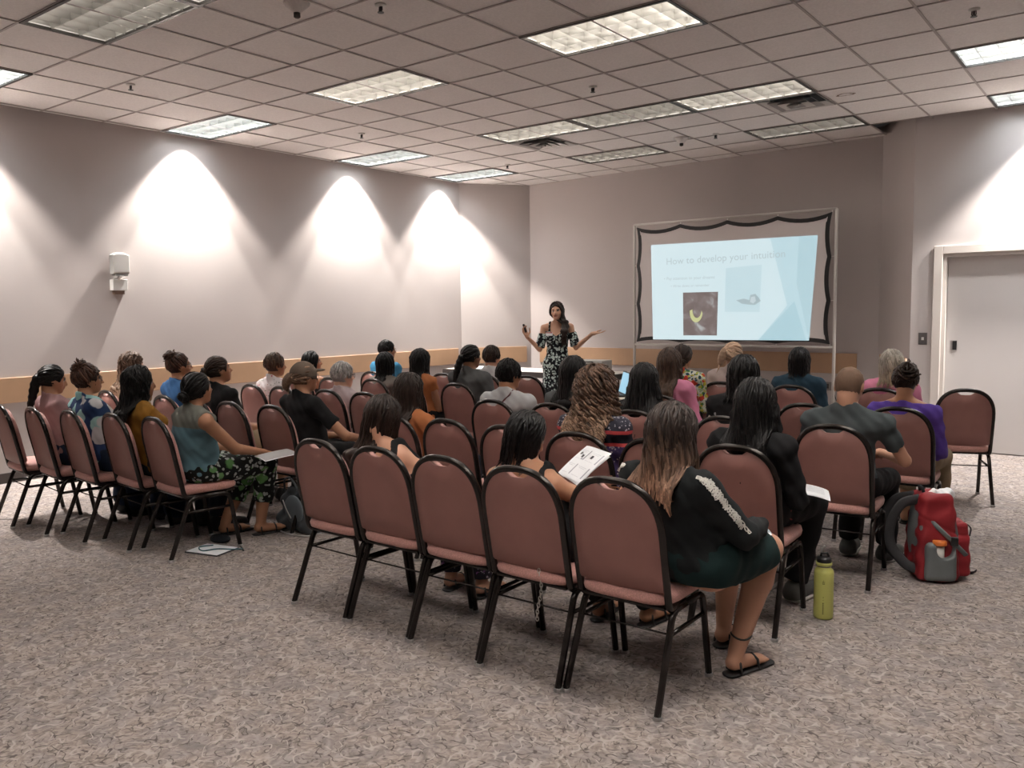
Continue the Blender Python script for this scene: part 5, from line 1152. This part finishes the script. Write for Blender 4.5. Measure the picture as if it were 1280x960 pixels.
# red and grey backpack
def backpack():
    t = empty('backpack', (-.98, 5.36, 0), math.radians(-62), 'red and grey hiking backpack with black straps standing on the carpet', 'backpack')
    red = cloth('red_nylon', (.26, .022, .028), .55); gry = cloth('grey_nylon', (.17, .19, .195), .6); blk = cloth('black_webbing', (.018, .018, .020), .7); dk = cloth('dark_mesh', (.045, .045, .048), .8)
    # local: +y is the front pocket side, -y the back panel
    F = Field((-.26, -.18, 0), (.26, .26, .60), .008)
    F.rbox((0, -.005, .255), (.115, .075, .205), .045, .03, taper=(.38, .30)); F.cap((-.08, 0, .07), (.08, 0, .07), .085, k=.03); F.F = np.maximum(F.F, .004-F.grid()[2]+0*F.F)
    X, Y, Z = F.grid(); F.F += (.0035*np.sin(Z*55+X*25)+.003*np.sin(X*70+Y*40-Z*30)+.008*np.exp(-((Z-.33+Y*.5)/.008)**2)).astype(np.float32); V, Q = F.mesh(); V = smoothv(V, Q, 1); mesh_obj('main_bag', V, Q, red, t)
    F = Field((-.2, .0, 0), (.2, .28, .44), .008); F.rbox((0, .135, .185), (.085, .022, .125), .030, .02, taper=(.3, .4)); F.F = np.maximum(F.F, .006-F.grid()[2]+0*F.F); X, Y, Z = F.grid(); F.F += (.004*np.sin(Z*60+X*33)+.006*np.exp(-((Z-.27)/.007)**2)).astype(np.float32); V, Q = F.mesh(); V = smoothv(V, Q, 1); mesh_obj('front_pocket', V, Q, red, t)
    F = Field((-.2, -.02, .1), (.2, .2, .54), .008); F.cap((0, .050, .47), (0, .118, .20), .034, .030, k=.01, sq=((1, 0, 0), 3.2)); V, Q = F.mesh(); V = smoothv(V, Q, 1); mesh_obj('grey_panel', V, Q, gry, t)
    for sx in (-1, 1):
        F = Field((sx*.14-.09, -.12, 0), (sx*.14+.09, .14, .30), .009); F.rbox((sx*.140, .0, .125), (.018, .062, .085), .026, .02, taper=(-.3, .1)); F.cap((sx*.172, .02, .26), (sx*.16, .02, .20), .05, k=.02, op='s'); F.F = np.maximum(F.F, .006-F.grid()[2]+0*F.F); V, Q = F.mesh(); V = smoothv(V, Q, 2); mesh_obj('side_pocket', V, Q, gry, t)
        pts = catmull([(sx*.115, -.05, .36), (sx*.150, .01, .30), (sx*.155, .07, .24), (sx*.120, .15, .16)], 6); MB().tube(pts, .014, 6, flat=.35).build('compression_strap', gry, t, smooth=True)
        MB().box(sx*.158-.012, sx*.158+.012, .050, .090, .225, .275).build('buckle', M['black'], t, bevel=.004)
        pts = catmull([(sx*.045, -.09, .47), (sx*.06, -.19, .44), (sx*.07, -.25, .33), (sx*.075, -.25, .20), (sx*.09, -.17, .09), (sx*.11, -.08, .06)], 7); MB().tube(pts, [.030]*len(pts), 8, flat=.35).build('shoulder_strap', dk, t, smooth=True)
        pts = catmull([(sx*.06, -.205, .40), (sx*.075, -.262, .30), (sx*.08, -.258, .20)], 6); MB().tube(pts, .010, 6, flat=.4).build('strap_webbing', gry, t, smooth=True)
    F = Field((-.2, -.18, 0), (.2, .0, .54), .009); F.ell((0, -.085, .25), (.125, .040, .22), .02); V, Q = F.mesh(); mesh_obj('back_panel', V, Q, gry, t)
    MB().tube(catmull([(-.035, -.06, .485), (-.03, -.07, .53), (.03, -.07, .53), (.035, -.06, .485)], 5), .009, 6).build('top_handle', blk, t, smooth=True)
    for pts in ([(-.16, .02, .03), (-.20, .09, .015), (-.17, .17, .012), (-.22, .24, .012)], [(-.05, .17, .03), (-.03, .23, .012), (-.08, .28, .012)]):
        MB().tube(catmull(pts, 6), .010, 6, flat=.25).build('loose_strap', blk, t, smooth=True)
    MB().tube(catmull([(.02, .165, .33), (.03, .20, .30), (.02, .20, .25)], 5), .004, 6).build('zip_pull', blk, t, smooth=True)
    M_ = Matrix.Translation((-.98, 5.36, 0)) @ Matrix.Rotation(math.radians(-62), 4, 'Z')
    return M_
BM = backpack()
p = BM @ Vector((.150, -.005, .225)); t = empty('orange_lid_bottle', tuple(p), 0, 'orange topped bottle or jar in the side pocket of the red backpack', 'jar')
MB().lathe([(.026, -.12), (.026, 0.0)], 20).build('jar_body', M['white'], t, smooth=True); MB().lathe([(.037, .0), (.038, .004), (.038, .022), (.034, .026)], 24).build('lid', mat('orange_plastic', (.60, .16, .03), .45), t, smooth=True)
p = BM @ Vector((.02, .035, .485)); F = Field((-.1, -.1, -.06), (.1, .1, .08), .008); F.ell((0, 0, 0), (.065, .05, .028), .02); F.ell((.03, .02, .02), (.04, .03, .025), .02); F.ell((-.03, -.01, .015), (.03, .035, .025), .02)
X, Y, Z = F.grid(); F.F += (.006*np.sin(X*90+Y*70)*np.cos(Z*110+X*40)).astype(np.float32); V, Q = F.mesh(); o = mesh_obj('crumpled_tissue', V, Q, M['paper'], None, None, label='crumpled white tissue tucked on top of the red backpack', cat='tissue'); o.location = p

# grey tote bag by the teal woman's feet
t = empty('tote_bag', (-4.97, 3.87, 0), math.radians(-4), 'slouching grey tote bag on the carpet beside the aisle chair', 'bag')
gb = cloth('grey_bag_leather', (.050, .056, .062), .5); gl = cloth('blue_grey_bag_panel', (.12, .14, .155), .6)
F = Field((-.30, -.18, 0), (.30, .18, .40), .009); F.cap((-.14, 0, .06), (.14, 0, .06), .085, k=.05); F.cap((-.11, 0, .20), (.10, 0, .19), .070, k=.07); F.cap((-.08, 0, .30), (.04, 0, .27), .035, k=.06); F.F = np.maximum(F.F, .003-F.grid()[2]+0*F.F)
X, Y, Z = F.grid(); F.F += (.006*np.sin(Z*30+X*22)+.004*np.sin(X*50-Z*60)).astype(np.float32); V, Q = F.mesh(); V = smoothv(V, Q, 2); mesh_obj('bag_body', V, Q, gb, t)
F = Field((-.28, -.20, 0), (.28, .0, .34), .009); F.ell((.045, -.075, .17), (.115, .022, .11), .01); V, Q = F.mesh(); mesh_obj('front_panel', V, Q, gl, t)
for y in (-.035, .035): MB().tube(catmull([(-.12, y, .26), (-.09, y-.02, .37), (-.01, y-.03, .40), (.06, y-.02, .34), (.08, y, .24)], 7), .009, 8, flat=.6).build('handle', gb, t, smooth=True)
MB().tube(catmull([(-.16, -.10, .008), (-.05, -.13, .008), (.10, -.14, .008), (.22, -.10, .008), (.24, .02, .010)], 6), .006, 6).build('trailing_strap', M['metal'], t, smooth=True)
MB().tube(catmull([(-.03, -.115, .24), (.02, -.122, .18), (.07, -.118, .12)], 5), .004, 6).build('zip', M['metal'], t, smooth=True)

# papers
def sheet_mesh(name, w, d, mat_, parent, bow=.01, marks=(), M0=None, n=8):
    M0 = M0 or Matrix.Identity(4); mb = MB(); vs = []
    f = lambda u, v: bow*(4*u*(1-u))+bow*.5*math.sin(v*3)
    for k in (0, 1):
        for i in range(n+1):
            for j in range(n+1): u, v = i/n, j/n; vs.append(tuple(M0 @ Vector(((u-.5)*w, (v-.5)*d, f(u, v)-k*.0012))))
    q = n+1; fs = []
    for i in range(n):
        for j in range(n): a = i*q+j; fs.append((a, a+q, a+q+1, a+1)); b_ = a+q*q; fs.append((b_, b_+1, b_+q+1, b_+q))
    mb.add(vs, fs); o = mb.build(name, mat_, parent, smooth=True)
    for (u0, u1, v0, v1, mk) in marks:
        m2 = MB(); g = []
        for i in range(3):
            for j in range(3): u = u0+(u1-u0)*i/2; v = v0+(v1-v0)*j/2; g.append(tuple(M0 @ Vector(((u-.5)*w, (v-.5)*d, f(u, v)+.0014))))
        m2.add(g, [(a, a+3, a+4, a+1) for a in (0, 1, 3, 4)]); m2.build('printing', mk, parent)
    return o
ink, ig = M['ink'], M['inkgrey']
def slides4(ox=0):
    mk = []
    for (a, b_) in ((.06, .54), (.53, .54), (.06, .08), (.53, .08)):
        mk += [(a, a+.30, b_+.30, b_+.306, ig), (a+.36, a+.40, b_+.02, b_+.34, ig), (a+.05, a+.26, b_+.26, b_+.266, ig), (a, a+.28, b_+.03, b_+.035, ig)]
    return mk+[(.13, .20, .70, .78, ink), (.28, .36, .62, .71, ink), (.61, .69, .66, .76, ink), (.22, .27, .70, .74, ig), (.34, .40, .56, .61, ig)]
t = empty('handout', (-2.235, 3.50, .83), 0, 'printed handout of small slides held up by the woman in the black tank top', 'paper')
HM = Matrix.Rotation(math.radians(-33), 4, 'Z') @ Matrix.Rotation(math.radians(38), 4, 'X')
for k, a in enumerate((0, 3, -4)): sheet_mesh('page', .28, .215, M['paper'], t, .008, slides4() if k == 0 else (), Matrix.Translation((0, 0, -.003*k)) @ HM @ Matrix.Rotation(math.radians(a), 4, 'Z'))
def booklet(loc, rz, label, tilt=(0, 0), w=.215, d=.28, marks=(), cover=None):
    t = empty('booklet', loc, math.radians(rz), label, 'paper'); m0 = Matrix.Rotation(math.radians(tilt[0]), 4, 'X') @ Matrix.Rotation(math.radians(tilt[1]), 4, 'Y')
    for k in range(2): sheet_mesh('page', w, d, cover if (cover and k == 0) else M['paper'], t, .006, marks if k == 0 else (), Matrix.Translation((.006*k, -.004*k, -.004*k)) @ m0)
    return t
txt = [(.1, .85, .85-.07*i, .865-.07*i, ig) for i in range(9)]
booklet((-1.365, 3.45, .63), -30, 'folded booklet lying on the lap of the woman with white lace trim', (4, 22), .10, .20, txt, mat('booklet_cover', (.30, .36, .42), .5))
booklet((-1.36, 4.36, .64), 20, 'white handout on the lap of the woman with long black hair beside the bottle', (4, 12), .14, .19, txt)
booklet((-4.80, 3.56, .625), -12, 'grey white handout on the palm print lap of the teal topped woman', (5, 4), .18, .24, (), mat('handout_grey', (.33, .32, .32), .6))
booklet((-2.83, 3.10, .60), 10, 'printed sheet sticking out beside the seat of the stooping woman', (50, 35), .20, .26, slides4())
booklet((-2.30, 4.42, .66), 8, 'white paper on the lap of the curly blonde woman', (3, 5), .20, .26, txt)
t = empty('notepad', (-5.02, 3.17, .006), math.radians(14), 'white paper pad on the carpet beside the aisle chair', 'notepad'); MB().box(-.14, .14, -.105, .105, -.006, .002).build('backing', M['ink'], t, bevel=.003)
sheet_mesh('page', .27, .20, M['paper'], t, .001, (), Matrix.Translation((0, 0, .0035)))
o = MB().tube(catmull([(-5.08, 3.22, .016), (-5.12, 3.14, .016), (-5.02, 3.10, .016), (-4.97, 3.18, .018), (-4.88, 3.24, .016), (-4.85, 3.30, .010)], 6), .004, 6).build('lanyard', mat('lanyard_teal', (.03, .12, .15)), smooth=True, label='thin dark teal lanyard curled on the white paper pad', cat='lanyard')
o = MB().tube([(-4.93, 3.335, .008), (-4.82, 3.28, .008)], .006, 8).build('pen', M['black'], smooth=True, label='black pen at the corner of the white paper pad', cat='pen')
F = Field((-.12, -.09, 0), (.12, .09, .08), .008); F.ell((0, 0, .02), (.09, .06, .03), .02); F.F = np.maximum(F.F, .001-F.grid()[2]+0*F.F); V, Q = F.mesh(); o = mesh_obj('dark_pouch', V, Q, cloth('pouch_cloth', (.02, .025, .03)), None, None, label='small dark pouch behind the white paper pad on the carpet', cat='pouch'); o.location = (-5.18, 3.34, 0)
# flat wallet on the lone chair, dark pad on the empty seats
MB().box(-.10, .16, -.05, .07, 0, .018, rot(.2)).build('black_folder', M['black'], bevel=.004, label='flat black folder lying on the seat of the lone chair by the door', cat='folder').location = (-1.22, 7.64, .484)
# silver chain hanging behind the second front chair
t = empty('bag_chain', (-2.075, 2.885, .47), 0, 'silver bag chain dangling under the chair of the handout woman', 'chain')
lk = None
for i in range(15):
    z = -.0155*i; x = .012*math.sin(i*.35); Mx = Matrix.Translation((x, 0, z)) @ Matrix.Rotation((i % 2)*PI/2+.3, 4, 'Z')
    if lk is None: lk = MB().tube([(.006*math.cos(a), 0, .011*math.sin(a)) for a in np.linspace(0, 2*PI, 11)[:-1]], .0022, 5, closed=True).build('link', mat('silver_chain', (.6, .58, .55), .3, .9), t, smooth=True); q = lk
    else: q = lk.copy(); COL.objects.link(q)
    q.parent = t; q.location = (x, 0, z); q.rotation_euler = (0, 0, (i % 2)*PI/2+.3)
# white lace on the black knitted shoulder
def snap(info, pts, off=.004):
    V = info['topV']; out = []
    c = (info['Sh'][1]+info['Sh'][-1])/2
    for p_ in pts:
        p_ = np.array(p_); i = ((V-p_)**2).sum(1).argmin(); v = V[i]; ax = v-np.array((info['Sh'][1][0]*.9, info['Sh'][1][1], min(v[2], info['Sh'][1][2]))); nn = ax/np.linalg.norm(ax); out.append(tuple(v+nn*off))
    return out
I = PEOPLE['ombre']; Sx = I['Sh'][1]; el = I['A'][1][0]; mb = MB()
for s_, key in ((1, 1), (-1, -1)):
    Sx = I['Sh'][key]; el = I['A'][key][0]; mb = MB()
    for i in range(26):
        t_ = i/25*.85; c = Sx+(el-Sx)*t_+np.array((s_*.075, -.045, .055*(1-t_)));
        for j in range(3 if i < 12 else 2):
            cc = c+np.array((s_*-.028*j*(1-t_*.5), -.012*j, .012*j)); pts = [cc+np.array((.002+.009*math.cos(a), .006*math.sin(a), .010*math.sin(a))) for a in np.linspace(0, 2*PI, 9)[:-1]]
            sn = snap(I, pts); mb.tube(sn, .0028, 4, closed=True)
    mb.build('lace_trim', mat('white_lace', (.62, .60, .56), .8), I['root'], label='white crochet lace along the shoulder', kind='stuff')

# maroon strap over the pale grey tee
I = PEOPLE['greytee']; a_, b_ = I['N']+np.array((.075, -.02, .03)), I['N']+np.array((-.13, -.14, -.26)); sn = snap(I, [a_+(b_-a_)*i/10 for i in range(11)], .003)
MB().tube(catmull(sn, 3), .009, 6, flat=.4).build('shoulder_strap', mat('maroon_strap', (.10, .025, .03), .6), I['root'], smooth=True)
# red patch on the hip of the black haired woman beside the bottle
I = PEOPLE['blacklong']; hp = I['hip']; mb = MB(); c_ = np.array((.195, .10, .555)); red_ = mat('red_patch', (.35, .03, .03), .6)
mb.tube([c_+np.array((0, .055*math.cos(a), .032*math.sin(a)+.012*math.cos(a))) for a in np.linspace(0, 2*PI, 15)[:-1]], .006, 6, closed=True); mb.build('hip_patch', red_, I['root'], smooth=True)
